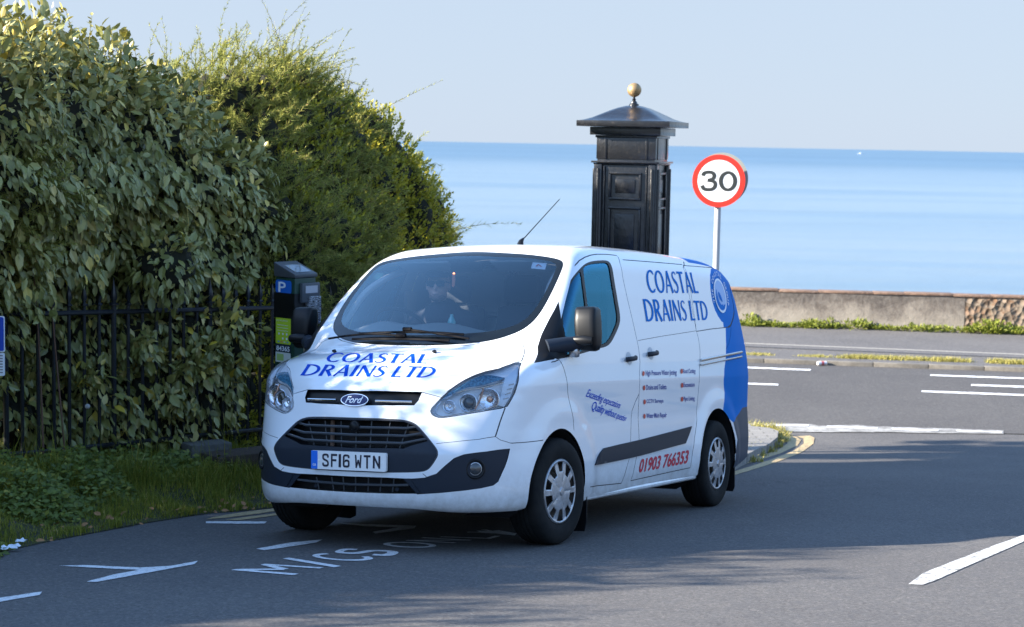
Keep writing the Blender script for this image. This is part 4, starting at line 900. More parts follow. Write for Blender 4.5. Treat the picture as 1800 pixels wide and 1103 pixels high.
# seafront lines found on the flat part
P_wall0 = onground(1290, 571.5, .065)[0]; P_wall1 = onground(1800, 587, .065)[0]; P_k0 = onground(1310, 638)[0]; P_k1 = onground(1800, 655)[0]; P_g0 = onground(1335, 752)[0]; P_g1 = onground(1780, 764)[0]
def ext(a, b, xl, xr):
    d = (b-a)/(b[0]-a[0]); return a+d*(xl-a[0]), a+d*(xr-a[0])
WL, WR = ext(P_wall0, P_wall1, -60, 60); KL, KR = ext(P_k0, P_k1, -60, 60); GL, GR = ext(P_g0, P_g1, -60, 60)
dirk = (KR-KL)/np.linalg.norm(KR-KL)
# ground base sheet: everything landward of the sea wall
xs = np.r_[np.linspace(-60, -9, 20), np.arange(-8, 10.01, .4), np.linspace(11, 60, 20)]; ys = np.r_[np.linspace(-30, 0, 10), np.arange(.5, 30, .35), np.linspace(30.5, 34.5, 6)]
grid_sheet('ground', xs, ys, lambda X, Y: gz(X, Y)-.012, m_earth)
# side road
verge = [tuple(p[:2]) for p in onground([-900, -300, 0, 90, 180, 260, 330, 372, 430, 486, 540], [1290, 1060, 972, 952, 935, 920, 909, 903, 899, 893, 884])]
kerb_in = [tuple(p[:2]) for p in onground([1285, 1300, 1330, 1352, 1366, 1368, 1352, 1320], [831, 822, 806, 795, 783, 772, 766, 763])]
cor = np.array(kerb_in)
side_poly = [(-60, -30), (60, -30), (60, 26)]+[tuple(GR[:2])]+[tuple(GL[:2])]+[(-60, -30)]
flat_sheet('side_road', [(-12, -6), (40, -6), tuple((GL+(GR-GL)*(100/120))[:2]), tuple((GL+(GR-GL)*(48/120))[:2])], gz, m_road, .35, dz=0.)
flat_sheet('seafront_road', [tuple((GL+[0, .02, 0])[:2]), tuple((GR+[0, .02, 0])[:2]), tuple(KR[:2]), tuple(KL[:2])], lambda X, Y: gz(X, Y), m_main, 1.0, dz=.006)
# far kerb and promenade
m_kerb = mat('kerb_concrete', (.30, .28, .25), rough=.9); n = N(m_kerb); n.color(n.ramp(n.noise(n.coord(), 6, 6, .75), [(.3, (.10, .09, .075)), (.7, (.22, .20, .17))])); n.bump(n.noise(n.coord(), 40, 4), .3, .01)
kd = (KR-KL)/np.linalg.norm(KR-KL); kn = np.array([-kd[1], kd[0], 0])
kb = MB()
s0 = 0
while s0 < 118:
    c = KL+kd*(s0+.45)+kn*.07; kb.box(c+[0, 0, -.02], (.892, .13, .19), np.stack([kd, kn, [0, 0, 1]], 1)); s0 += .9
tag(kb.build('kerb', m_kerb, None, bevel=.012), kind='structure')
slab('promenade', [tuple((KL+kn*.145)[:2]), tuple((KR+kn*.145)[:2]), tuple((WR+[0, .1, 0])[:2]), tuple((WL+[0, .1, 0])[:2])], flatz, .065, m_prom, .2, 1.2)
# raised strip line along the promenade
a0, a1 = onground([1310, 1800], [611, 631], .065); d = (a1-a0)/np.linalg.norm(a1-a0); nn_ = np.array([-d[1], d[0], 0]); A = a0-d*60; Bq = a1+d*50
m_oldline = mat('worn_line', (.33, .31, .27), rough=.9)
tag(mesh('promenade_line', [A+[0, 0, .071], Bq+[0, 0, .071], Bq+nn_*.10+[0, 0, .071], A+nn_*.10+[0, 0, .071]], [(0, 1, 2, 3)], m_oldline), kind='structure')
# near pavement between side road and the seafront road (left of the junction)
m_pave = mat('paving', (.24, .23, .21), rough=.9); n = N(m_pave); br = n.n('ShaderNodeTexBrick'); br.inputs['Scale'].default_value = 1.6; br.inputs['Mortar Size'].default_value = .012; br.inputs[1].default_value = (.22, .21, .20, 1); br.inputs[2].default_value = (.27, .26, .24, 1); br.inputs[3].default_value = (.07, .07, .06, 1); n.l(n.coord(), br.inputs['Vector']); n.color(n.mix(n.ramp(n.noise(n.coord(), 5, 6, .8), [(.35, (0, 0, 0)), (.7, (.5, .5, .5))]), br.outputs[0], (.14, .13, .12)))
vl = [p for p in verge[::-1]]
kin = np.array(kerb_in); back = tuple((GL+(GR-GL)*((-12+60)/120)-[0, .25, 0])[:2]); near0 = (GL+(GR-GL)*((kin[-1][0]+60)/120)-[0, .30, 0])[:2]
pave_poly = [tuple(p) for p in kin]+[tuple(near0), back, (-9., 17.0), (-2.2, 14.6), tuple(np.array(verge[-1])+[.35, .6])]
slab('pavement', pave_poly, gz, .10, m_pave, .25, .3)
# verge: bank of soil between road edge and railings
vp = [np.array(p) for p in verge]
def bank(X, Y):
    X = np.asarray(X, float); Y = np.asarray(Y, float); P = np.stack([X, Y], -1); d = np.full(X.shape, 9.)
    for a, b in zip(vp[:-1], vp[1:]):
        ab = b-a; t = np.clip(((P-a)@ab)/(ab@ab), 0, 1); q = P-a-t[..., None]*ab; d = np.minimum(d, np.hypot(q[..., 0], q[..., 1]))
    return gz(X, Y)+.005+.20*ss(0, 1.1, d)+.03*np.sin(X*5.1+Y*3.7)*np.sin(Y*4.3-X*2.)*ss(0, .3, d)
vpoly = [tuple(p) for p in vp]+[(-1.25, 17.5), (-1.4, 21.), (-12, 21.5), (-22, 10), (-22, -5)]
flat_sheet('verge', vpoly, bank, m_earth, .15)
# ------------------------------------------------------------------ sea
SEAZ = CAM[2]-9.0
m_sea = mat('sea_water', (.10, .24, .38), rough=.35, spec=.5, ior=1.33); n = N(m_sea)
tc = n.n('ShaderNodeNewGeometry'); mp = n.n('ShaderNodeMapping'); mp.inputs['Scale'].default_value = (.0035, .028, 1); n.l(tc.outputs['Position'], mp.inputs[0])
b1 = n.noise(mp.outputs[0], 1.0, 6, .62, .6); mp2 = n.n('ShaderNodeMapping'); mp2.inputs['Scale'].default_value = (.0006, .0035, 1); n.l(tc.outputs['Position'], mp2.inputs[0]); b2 = n.noise(mp2.outputs[0], 1.0, 4, .5, .4)
mp4 = n.n('ShaderNodeMapping'); mp4.inputs['Scale'].default_value = (.03, .22, 1); n.l(tc.outputs['Position'], mp4.inputs[0]); b4 = n.noise(mp4.outputs[0], 1.0, 7, .7, .5)
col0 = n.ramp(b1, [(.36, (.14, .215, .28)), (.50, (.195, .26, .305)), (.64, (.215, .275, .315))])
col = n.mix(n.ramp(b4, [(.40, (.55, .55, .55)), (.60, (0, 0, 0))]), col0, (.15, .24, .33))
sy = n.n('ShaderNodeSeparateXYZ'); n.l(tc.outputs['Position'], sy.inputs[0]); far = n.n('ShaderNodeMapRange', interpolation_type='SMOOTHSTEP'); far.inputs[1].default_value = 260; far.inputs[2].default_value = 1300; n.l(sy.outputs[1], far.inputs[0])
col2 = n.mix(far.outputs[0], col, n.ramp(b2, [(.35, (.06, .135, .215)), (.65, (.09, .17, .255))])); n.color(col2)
mp3 = n.n('ShaderNodeMapping'); mp3.inputs['Scale'].default_value = (.25, .9, 1); n.l(tc.outputs['Position'], mp3.inputs[0]); wv = n.noise(mp3.outputs[0], 1.0, 7, .7, .3); n.bump(wv, .55, .5)
sxs = np.r_[-30000, -8000, -2000, np.linspace(-600, 900, 31), 3000, 9000, 30000]; sys_ = np.r_[33.5, 60, 120, 250, 600, 1500, 5000, 15000, 40000]
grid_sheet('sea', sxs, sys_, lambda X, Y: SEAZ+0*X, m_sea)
# beach falling from the wall to the water
m_beach = mat('shingle', (.30, .26, .20), rough=1); n = N(m_beach); n.color(n.ramp(n.noise(n.coord(), 20, 4, .8), [(.3, (.2, .17, .13)), (.7, (.38, .33, .26))]))
tag(mesh('beach', [(-60, 36.2, -1.3), (60, 35.5, -1.3), (60, 52, SEAZ-.4), (-60, 52, SEAZ-.4)], [(0, 1, 2, 3)], m_beach), kind='structure')
# ------------------------------------------------------------------ sea wall
wd = (WR-WL)/np.linalg.norm(WR-WL); wn = np.array([-wd[1], wd[0], 0])
m_wall = mat('rendered_wall', (.3, .27, .24), rough=.95); n = N(m_wall); v = n.coord((1, 1, 1)); a = n.noise(v, 1.6, 6, .72); b_ = n.noise(v, 11, 6, .8); sz = n.n('ShaderNodeSeparateXYZ'); n.l(v, sz.inputs[0])
zz = n.n('ShaderNodeMath', operation='MULTIPLY_ADD'); zz.inputs[1].default_value = .62; zz.inputs[2].default_value = .66; n.l(sz.outputs[2], zz.inputs[0]); ad = n.n('ShaderNodeMath', operation='ADD'); n.l(zz.outputs[0], ad.inputs[0]); n.l(a, ad.inputs[1])
c1 = n.ramp(ad.outputs[0], [(.55, (.34, .30, .25)), (.70, (.27, .235, .195)), (.86, (.12, .10, .085)), (1., (.075, .062, .055))]); c2 = n.mix(n.ramp(b_, [(.4, (0, 0, 0)), (.75, (.55, .55, .55))]), c1, (.30, .275, .24)); n.color(c2); n.bump(b_, .5, .03)
m_cop = mat('coping_brick', (.28, .14, .09), rough=.95); n = N(m_cop); n.color(n.ramp(n.noise(n.coord(), 9, 6, .8), [(.3, (.08, .06, .05)), (.55, (.21, .13, .09)), (.75, (.33, .28, .24))])); n.bump(n.noise(n.coord(), 30, 4), .5, .02)
m_flint = mat('flint_wall', (.3, .2, .14), rough=.95); n = N(m_flint); v = n.coord(); vo = n.n('ShaderNodeTexVoronoi'); vo.inputs['Scale'].default_value = 9; n.l(v, vo.inputs['Vector']); n.color(n.mix(n.ramp(n.noise(v, 7, 6, .8), [(.42, (0, 0, 0)), (.58, (1, 1, 1))]), n.ramp(vo.outputs['Color'], [(.1, (.05, .04, .03)), (.5, (.20, .11, .06)), (.9, (.28, .22, .17))]), (.20, .16, .12))); n.bump(vo.outputs['Distance'], 1., .05)
Rw = np.stack([wd, wn, [0, 0, 1]], 1); WH = .70
base = WL+[0, 0, .12]; base = base*[1, 1, 0]+[0, 0, -1.005]
xbreak = onground(1702, 560)[0][0]
t_b = (at(1702, 560, P_wall1[1]*.995)[0]-WL[0])/wd[0]
def wobj(name, m, t0, t1, label):
    L_ = t1-t0; n_ = max(2, int(L_/1.2)); o = MB(); ts = np.linspace(t0, t1, n_+1); prof = [(0, -.3), (.0, WH), (.35, WH), (.35, -.3)]; V = []; rg = np.random.default_rng(3)
    for t in ts:
        for q, z in prof: V.append(base+wd*t+wn*(q+rg.normal(0, .006))+np.array([0, 0, z+rg.normal(0, .004)]))
    F = [(i*4+k, i*4+(k+1) % 4, (i+1)*4+(k+1) % 4, (i+1)*4+k) for i in range(n_) for k in range(4)]; F += [(0, 1, 2, 3), tuple(n_*4+k for k in (3, 2, 1, 0))]
    o.add(V, F); return o
root = empty('sea_wall', tuple(base+wd*55), 'low grey rendered sea wall with worn brick coping running along the promenade', 'wall')
def rel(o): o.parent = root; o.matrix_parent_inverse = Matrix.Translation(-Vector(root.location)); return o
def abs_parent(o, r): o.parent = r; o.matrix_parent_inverse = r.matrix_basis.inverted(); return o
abs_parent(wobj('wall', m_wall, 0, t_b, '').build('rendered_face', m_wall), root); abs_parent(wobj('wall', m_flint, t_b, 119, '').build('exposed_flint', m_flint), root)
cp = MB(); s0 = 0; rg = np.random.default_rng(5)
while s0 < 118.5:
    L_ = rg.uniform(.5, 1.1); c = base+wd*(s0+L_/2)+wn*.165+np.array([0, 0, WH+.022+rg.normal(0, .006)]); cp.box(c, (L_-.002, .375+rg.normal(0, .008), .044), Rw); s0 += L_
abs_parent(cp.build('coping', m_cop, None, bevel=.012), root)
# ------------------------------------------------------------------ painted markings
m_wline = mat('road_paint_white', (.55, .55, .53), rough=.8); n = N(m_wline); n.color(n.ramp(n.noise(n.coord(), 16, 8, .88), [(.43, (.13, .13, .13)), (.50, (.52, .52, .50)), (.7, (.68, .68, .66))]))
m_faint = mat('road_paint_pale', (.50, .51, .52), rough=.8); n = N(m_faint); n.color(n.ramp(n.noise(n.coord(), 38, 6, .85), [(.37, (.20, .20, .20)), (.47, (.66, .67, .68)), (.7, (.78, .78, .78))]))  # pale road paint with random greyer specks
m_yline = mat('road_paint_yellow', (.50, .33, .12), rough=.85); n = N(m_yline); n.color(n.ramp(n.noise(n.coord(), 22, 6, .85), [(.34, (.14, .12, .10)), (.50, (.44, .33, .17)), (.7, (.55, .42, .24))]))
def paint(name, polys_px, m, dz=.004, label=None, cat=None):
    MBq = []; V = []; F = []
    for pl in polys_px:
        l = dens(pl, 8.); rg_ = np.random.default_rng(len(pl)+int(abs(pl[0][0]))); l = l+rg_.normal(0, .12, l.shape); v, t = cdt([l]); t = t[inpoly(v[t].mean(1), l)]; P = onground(v[:, 0], v[:, 1], dz); P[:, 2] = gz(P[:, 0], P[:, 1])+dz
        a = P[t]; fn = np.cross(a[:, 1]-a[:, 0], a[:, 2]-a[:, 0]); fl = fn[:, 2] < 0; t[fl] = t[fl][:, ::-1]; F += [tuple(x+len(V) for x in f) for f in t]; V += list(P)
    return tag(mesh(name, np.array(V), F, m, None, False), kind='structure')
paint('bay_line', [[(103, 994.5), (150, 993.5), (245, 998), (300, 995), (348, 986), (342, 992), (170, 1023), (152, 1022.5), (200, 1010), (245, 1002), (180, 999)],
    [(450, 965), (510, 954), (567, 948.5), (556, 954), (465, 967.5)], [(362, 917), (400, 916.5), (469, 917), (465, 920.5), (415, 921), (362, 920)], [(-60, 1062), (0, 1051), (74, 1040), (70, 1046), (0, 1058), (-60, 1071)],
    [(597, 920), (690, 923), (732, 924.5), (728, 929), (660, 938), (655, 935), (700, 927.5), (640, 925)], [(838, 933), (860, 934), (876, 932), (908, 938), (905, 941.5), (870, 938), (845, 937)]], m_faint)
# M/CS ONLY, letters with their tops towards the left of the picture
def road_letter(ch, quad):
    p, w = glyph_polys(ch, BLOCK); v, t = union_tris(p); v = norm_uv(v); px = homog([(0, 0), (1, 0), (1, 1), (0, 1)], quad)(v); P = onground(px[:, 0], px[:, 1]); P[:, 2] = gz(P[:, 0], P[:, 1])+.004
    aa = P[t]; fn = np.cross(aa[:, 1]-aa[:, 0], aa[:, 2]-aa[:, 0]); fl = fn[:, 2] < 0; t[fl] = t[fl][:, ::-1]; return P, t
LV = []; LT = []; n0 = 0
for ch, quad in (('M', [(516, 1012.5), (569, 999), (466, 992.5), (406, 1003.5)]), ('/', [(592, 999), (628, 989), (505, 981.5), (468, 990)]), ('C', [(640, 990), (664, 980.5), (560, 973), (538, 981.5)]), ('S', [(690, 980), (706, 970), (602, 965), (582, 973)]),
    ('O', [(757, 966), (775, 957), (685, 952.5), (664, 961)]), ('n', [(797, 956), (830, 950.5), (745, 946), (712, 951.5)]), ('L', [(862, 948.5), (880, 943.5), (792, 940.5), (772, 945.5)]), ('Y', [(897, 942), (916, 937), (850, 932), (815, 937)])):
    P, t = road_letter(ch, quad); LV.append(P); LT.append(t+n0); n0 += len(P)
tag(mesh('road_lettering', np.vstack(LV), np.vstack(LT), m_faint, None, False), kind='structure')
paint('double_yellow_line', [[(1424, 766), (1432, 770), (1430, 780), (1410, 795), (1370, 811), (1290, 836), (1200, 858), (1200, 852), (1290, 829), (1350, 810), (1395, 793), (1413, 780), (1412, 771), (1400, 767)],
    [(1378, 765), (1400, 768), (1408, 774), (1402, 783), (1372, 797), (1330, 811), (1290, 821), (1200, 844), (1200, 839), (1290, 816), (1330, 804), (1370, 790), (1384, 780), (1384, 772), (1366, 767)],
    [(362, 913), (375, 909), (430, 900), (490, 893), (560, 885), (560, 889), (490, 898), (440, 905), (400, 910)], [(395, 914), (440, 908), (490, 902), (560, 892.5), (560, 896), (500, 904), (450, 911), (420, 914.5)]], m_yline)
paint('centre_line', [[(1597, 1027), (1622, 1008), (1680, 985), (1740, 962), (1800, 940), (1900, 905), (1905, 915), (1800, 952), (1740, 978), (1690, 1000), (1640, 1022), (1622, 1028)]], m_wline)
paint('seafront_line', [[(1200, 640.5), (1425, 649.3), (1425, 652), (1200, 643)], [(1200, 669.5), (1368, 675), (1368, 678), (1200, 672)], [(1635, 658.5), (1900, 667.5), (1900, 670), (1635, 661)], [(1707, 675.5), (1900, 682), (1900, 685), (1707, 678.5)], [(1620, 686.5), (1900, 697), (1900, 700), (1620, 689.5)]], m_faint, .012)
m_worn = mat('worn_white_paint', (.4, .4, .38), rough=.9); n = N(m_worn); n.color(n.ramp(n.noise(n.coord((1, 1, 1)), 5, 7, .8), [(.40, (.15, .145, .14)), (.52, (.30, .295, .28)), (.66, (.46, .455, .44))]))
paint('give_way_line', [[(1250, 743), (1341, 745), (1380, 744.5), (1426, 746), (1440, 749), (1500, 747), (1545, 750), (1652, 753), (1764, 757), (1764, 763), (1700, 762), (1640, 761.5), (1560, 760), (1450, 760), (1380, 758.5), (1310, 757.5), (1250, 756)]], m_worn, .010)
paint('give_way_dash', [[(1343, 746.3), (1422, 747), (1421, 749.6), (1345, 749.2)], [(1453, 748.6), (1543, 751.6), (1542, 754.4), (1455, 752)], [(1567, 752.4), (1650, 755.6), (1649, 758), (1570, 756)], [(1680, 756.3), (1762, 759.2), (1761, 761), (1682, 758.5)]], m_faint, .015)
# ------------------------------------------------------------------ small boat far out
def boat():
    c = at(1512, 283, 3100.); c[2] = SEAZ; r = empty('motor_boat', tuple(c), 'tiny white boat far out on the sea', 'boat')
    h = MB(); h.add([(-5, -1.6, 1.2), (-5, 1.6, 1.2), (2, 1.7, 1.3), (6, 0, 1.7), (2, -1.7, 1.3), (-5, -1.2, -.3), (-5, 1.2, -.3), (2, 1.2, -.3), (5, 0, -.1), (2, -1.2, -.3)], [(0, 1, 2, 3, 4), (0, 5, 6, 1), (1, 6, 7, 2), (2, 7, 8, 3), (3, 8, 9, 4), (4, 9, 5, 0), (5, 9, 8, 7, 6)])
    h.build('hull', m_wht, r); MB().box((-.5, 0, 2.1), (3, 2, 1.7)).build('cabin', m_wht, r, bevel=.2)
boat()
# ------------------------------------------------------------------ vegetation
def leaf_mat(name, stops, rough=.5, spec=.35, transl=.25, vein=True):
    m = mat(name, (.1, .15, .05), rough=rough, spec=spec, ior=1.5); n = N(m); at_ = n.n('ShaderNodeAttribute', attribute_name='rnd'); n.b.inputs['Transmission Weight'].default_value = 0
    c = n.ramp(at_.outputs['Fac'], stops); n.color(c)
    t = n.t; tr = t.nodes.new('ShaderNodeBsdfTranslucent'); mx = t.nodes.new('ShaderNodeMixShader'); mx.inputs[0].default_value = transl; t.links.new(c, tr.inputs[0]); t.links.new(n.b.outputs[0], mx.inputs[1]); t.links.new(tr.outputs[0], mx.inputs[2]); t.links.new(mx.outputs[0], t.nodes['Material Output'].inputs['Surface']); return m
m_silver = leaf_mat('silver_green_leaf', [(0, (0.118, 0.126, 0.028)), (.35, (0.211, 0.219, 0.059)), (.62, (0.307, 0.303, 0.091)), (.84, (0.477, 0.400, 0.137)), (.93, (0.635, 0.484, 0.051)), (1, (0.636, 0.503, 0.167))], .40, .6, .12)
m_tam = leaf_mat('tamarisk_needle', [(0, (0.150, 0.190, 0.047)), (.5, (0.317, 0.333, 0.076)), (.9, (0.495, 0.439, 0.131)), (1, (0.542, 0.312, 0.188))], .7, .2, .3)
m_euo = leaf_mat('yellow_green_leaf', [(0, (0.157, 0.185, 0.020)), (.4, (0.349, 0.340, 0.030)), (.8, (0.627, 0.523, 0.048)), (1, (0.753, 0.698, 0.102))], .42, .4, .25)
m_grass = leaf_mat('grass_blade', [(0, (0.114, 0.144, 0.023)), (.5, (0.227, 0.249, 0.032)), (.85, (0.377, 0.332, 0.059)), (1, (0.717, 0.498, 0.236))], .7, .2, .3)
m_weed = leaf_mat('weed_leaf', [(0, (.09, .13, .02)), (.5, (.19, .23, .03)), (1, (.36, .36, .07))], .6, .3, .3)
m_twig = mat('bark', (.06, .04, .028), rough=.9); m_core = mat('core_shade', (.016, .017, .009), rough=1.)
m_redtwig = mat('red_brown_twig', (.13, .07, .045), rough=.8)
def unit(a): return a/(np.linalg.norm(a, axis=-1)[..., None]+1e-9)
LEAF8 = (np.array([(0, 0, 0), (.30, .46, .10), (.30, 0, 0), (.30, -.46, .10), (.68, .40, .08), (.70, 0, -.02), (.68, -.40, .08), (1.0, 0, -.10)]),
    np.array([(0, 2, 1), (0, 3, 2), (1, 2, 5), (1, 5, 4), (2, 3, 6), (2, 6, 5), (4, 5, 7), (5, 6, 7)]))
LEAF4 = (np.array([(0, 0, 0), (.55, .5, .10), (1, 0, 0), (.55, -.5, .10)]), np.array([(0, 2, 1), (0, 3, 2)]))
def leaves(P, Dr, Nr, L, Wd, tmpl):
    "P positions, Dr tip direction, Nr face normal, L length, Wd width"
    T, F = tmpl; Dr = unit(Dr); S = unit(np.cross(Nr, Dr)); Nn = np.cross(Dr, S)
    V = P[:, None]+T[None, :, :1]*Dr[:, None]*L[:, None, None]+T[None, :, 1:2]*S[:, None]*Wd[:, None, None]+T[None, :, 2:]*Nn[:, None]*Wd[:, None, None]
    Fa = F[None]+(np.arange(len(P))*len(T))[:, None, None]; return V.reshape(-1, 3), Fa.reshape(-1, 3), len(F)
def blobs_px(lst): return np.array([np.r_[at(x, y, Y), r] for x, y, Y, r in lst])
def wob(d, c): return 1+.17*np.sin(d[:, 0]*5+c[0]*9)*np.sin(d[:, 1]*6+c[1]*5)+.12*np.sin(d[:, 2]*9+c[2]*7+d[:, 0]*6)+.07*np.sin(d[:, 0]*17+d[:, 2]*15)
def sample_blobs(B, per_m2, depth, rg, squash=1., back=-.45):
    P = []; Nn = []
    for i, b in enumerate(B):
        n_ = int(per_m2*4*math.pi*b[3]**2); d = unit(rg.normal(size=(n_, 3))); tc_ = unit(CAM-b[:3]); k = (d@tc_ > back) | (d[:, 2] > .5); d = d[k]
        q = b[:3]+d*(b[3]*wob(d, b[:3])-rg.random(len(d))**1.6*depth)[:, None]*[1, 1, squash]
        ins = np.zeros(len(q), bool)
        for j, c in enumerate(B):
            if j != i: ins |= np.linalg.norm((q-c[:3])/[1, 1, squash], axis=1) < c[3]*.80
        P.append(q[~ins]); Nn.append(d[~ins])
    return np.vstack(P), np.vstack(Nn)
def cores(B, name, parent, f=.74, squash=1.):  # solid dark lumps behind the leaves, inner shade put into their colour
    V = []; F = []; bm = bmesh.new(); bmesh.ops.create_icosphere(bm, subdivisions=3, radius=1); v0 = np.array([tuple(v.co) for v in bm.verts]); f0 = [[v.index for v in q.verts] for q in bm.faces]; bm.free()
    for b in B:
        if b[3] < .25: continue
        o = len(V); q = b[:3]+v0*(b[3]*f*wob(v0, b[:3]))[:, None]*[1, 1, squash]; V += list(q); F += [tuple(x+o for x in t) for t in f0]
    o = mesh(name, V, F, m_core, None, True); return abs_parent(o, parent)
def plant_root(name, B, label, cat, group=None):
    c = B[:, :3].mean(0); r = empty(name, (c[0], c[1], float(gz(c[0], c[1]))), label, cat, group); return r
def stems(root, B, rg, n_, name='branches', m=None, r0=.018, lean=0.):
    mb = MB()
    for _ in range(n_):
        b = B[rg.integers(len(B))]; g = b[:3]+rg.normal(0, .25, 3); g[2] = gz(g[0], g[1]); t = b[:3]+unit(rg.normal(size=3))*b[3]*.75; mid = (g+t)/2+rg.normal(0, .15, 3)
        mb.tube(catmull([g, mid, t], 5), np.linspace(r0, r0*.3, 11), 5)
    return abs_parent(mb.build(name, m or m_twig), root)
def silver_shrub(Bp, label, seed, per=950, world=False, group=None):
    rg = np.random.default_rng(seed); B = Bp if world else blobs_px(Bp); root = plant_root('silver_leaved_shrub', B, label, 'shrub', group)
    P, Nn = sample_blobs(B, per, .38, rg); n_ = len(P)
    out = Nn*.55+np.array([0, 0, -.85])+rg.normal(0, .38, (n_, 3)); up = Nn[:, 2] > .45; out[up] = (Nn*.5+np.array([0, 0, .15])+rg.normal(0, .55, (n_, 3)))[up]
    nr = Nn+rg.normal(0, .38, (n_, 3))+np.array([0, 0, .25]); L = rg.uniform(.06, .115, n_)*rg.choice([.5, 1, 1.2], n_, p=[.25, .55, .2])
    pn = .5+.5*np.sin(P[:, 0]*2.3+1.7*np.sin(P[:, 2]*2.1)+P[:, 1])*np.cos(P[:, 2]*2.9+P[:, 1]*1.3); r = np.clip(rg.beta(1.6, 2.1, n_)*.86+.16*pn+.28*(Nn[:, 2] > .35)*rg.random(n_), 0, 1); V, F, k = leaves(P, out, nr, L, L*rg.uniform(.42, .62, n_), LEAF8)  # upward-facing leaves shifted lighter and warmer: sunlit tops put into their colour
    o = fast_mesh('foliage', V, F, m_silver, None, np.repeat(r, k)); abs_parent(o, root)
    # young shoots standing above the top
    tp = P[(Nn[:, 2] > .55)]; pick = tp[rg.integers(len(tp), size=min(70, len(tp)//30))]
    for p in pick:
        h = rg.uniform(.10, .30); d = unit(np.array([rg.normal(0, .3)+.1, rg.normal(0, .3), 1.])); q = p+d*h; mb = MB(); mb.tube([p-d*.1, p+d*h*.5+rg.normal(0, .01, 3), q], [.004, .003, .002], 4); LP = []; LD = []
        for s_ in np.linspace(.1, 1, 8): LP.append(p+d*h*s_); a_ = rg.uniform(0, 6.28); LD.append([math.cos(a_)*.8, math.sin(a_)*.8, .5])
        LP = np.array(LP); LD = np.array(LD); L = rg.uniform(.03, .06, len(LP)); V, F, k = leaves(LP, LD, LD+np.array([0, 0, 1.2])+rg.normal(0, .3, LD.shape), L, L*.5, LEAF8); mb.add(V, F); sh = mb.build('shoot', m_silver)
        av = sh.data.attributes.new('rnd', 'FLOAT', 'FACE'); av.data.foreach_set('value', rg.uniform(.5, 1, len(sh.data.polygons)).astype(np.float32)); abs_parent(sh, root)
    cores(B, 'shade_core', root); stems(root, B, rg, 4, r0=.008); return root
silver_shrub([(-330, 330, 12.5, 1.15), (-150, 300, 13.1, 1.15), (-10, 290, 13.95, 1.05), (95, 300, 14.55, 1.0), (90, 175, 14.6, .55), (-30, 170, 14.1, .60), (190, 300, 14.8, .85), (200, 215, 14.8, .45), (280, 340, 15.1, .72), (350, 345, 15.35, .52), (400, 320, 15.5, .34), (438, 300, 15.6, .22), (420, 390, 15.45, .38), (400, 450, 15.35, .32),
    (0, 470, 13.95, .66), (110, 445, 14.45, .66), (230, 445, 14.85, .66), (330, 460, 15.15, .50), (15, 730, 13.5, .30), (70, 760, 13.72, .30), (130, 750, 13.95, .30), (190, 765, 14.2, .30), (250, 755, 14.45, .28), (310, 750, 14.7, .26), (355, 720, 14.9, .24),
    (60, 600, 13.9, 0.44), (-60, 620, 13.52, 0.5), (130, 590, 14.17, 0.42), (200, 600, 14.47, 0.42), (290, 600, 14.82, 0.44), (350, 590, 14.97, 0.4), (390, 600, 14.97, 0.3), (345, 680, 14.9, 0.4), (250, 700, 14.52, 0.4), (150, 700, 14.12, 0.4), (60, 720, 13.87, 0.42), (-20, 730, 13.52, 0.42), (100, 790, 13.92, 0.35), (200, 790, 14.32, 0.35), (290, 780, 14.62, 0.33), (-200, 560, 12.7, 0.8),
    (370, 620, 14.62, 0.16), (330, 640, 14.5, 0.15), (250, 610, 14.05, 0.13), (300, 700, 14.3, 0.13), (160, 660, 13.65, 0.12), (390, 580, 14.75, 0.15), (45, 500, 13.1, 0.2), (290, 470, 14.1, 0.3), (400, 650, 14.8, 0.14)],
    'large shrub with hanging silvery green oval leaves growing through the black railings', 11, 950)
silver_shrub(np.array([(-5.6, 11.3, 2.1, 1.2), (-6.2, 10.3, 2.2, 1.2), (-6.9, 9.2, 2.25, 1.2), (-7.7, 8.1, 2.35, 1.2), (-8.5, 7.0, 2.4, 1.15), (-9.3, 5.9, 2.3, 1.1), (-6.0, 10.8, .6, .9), (-7.5, 8.7, .7, 1.0), (-9.0, 6.5, .9, 1.0)]), 'shrub row with silvery leaves behind the railings, nearest the camera', 12, 420, True)
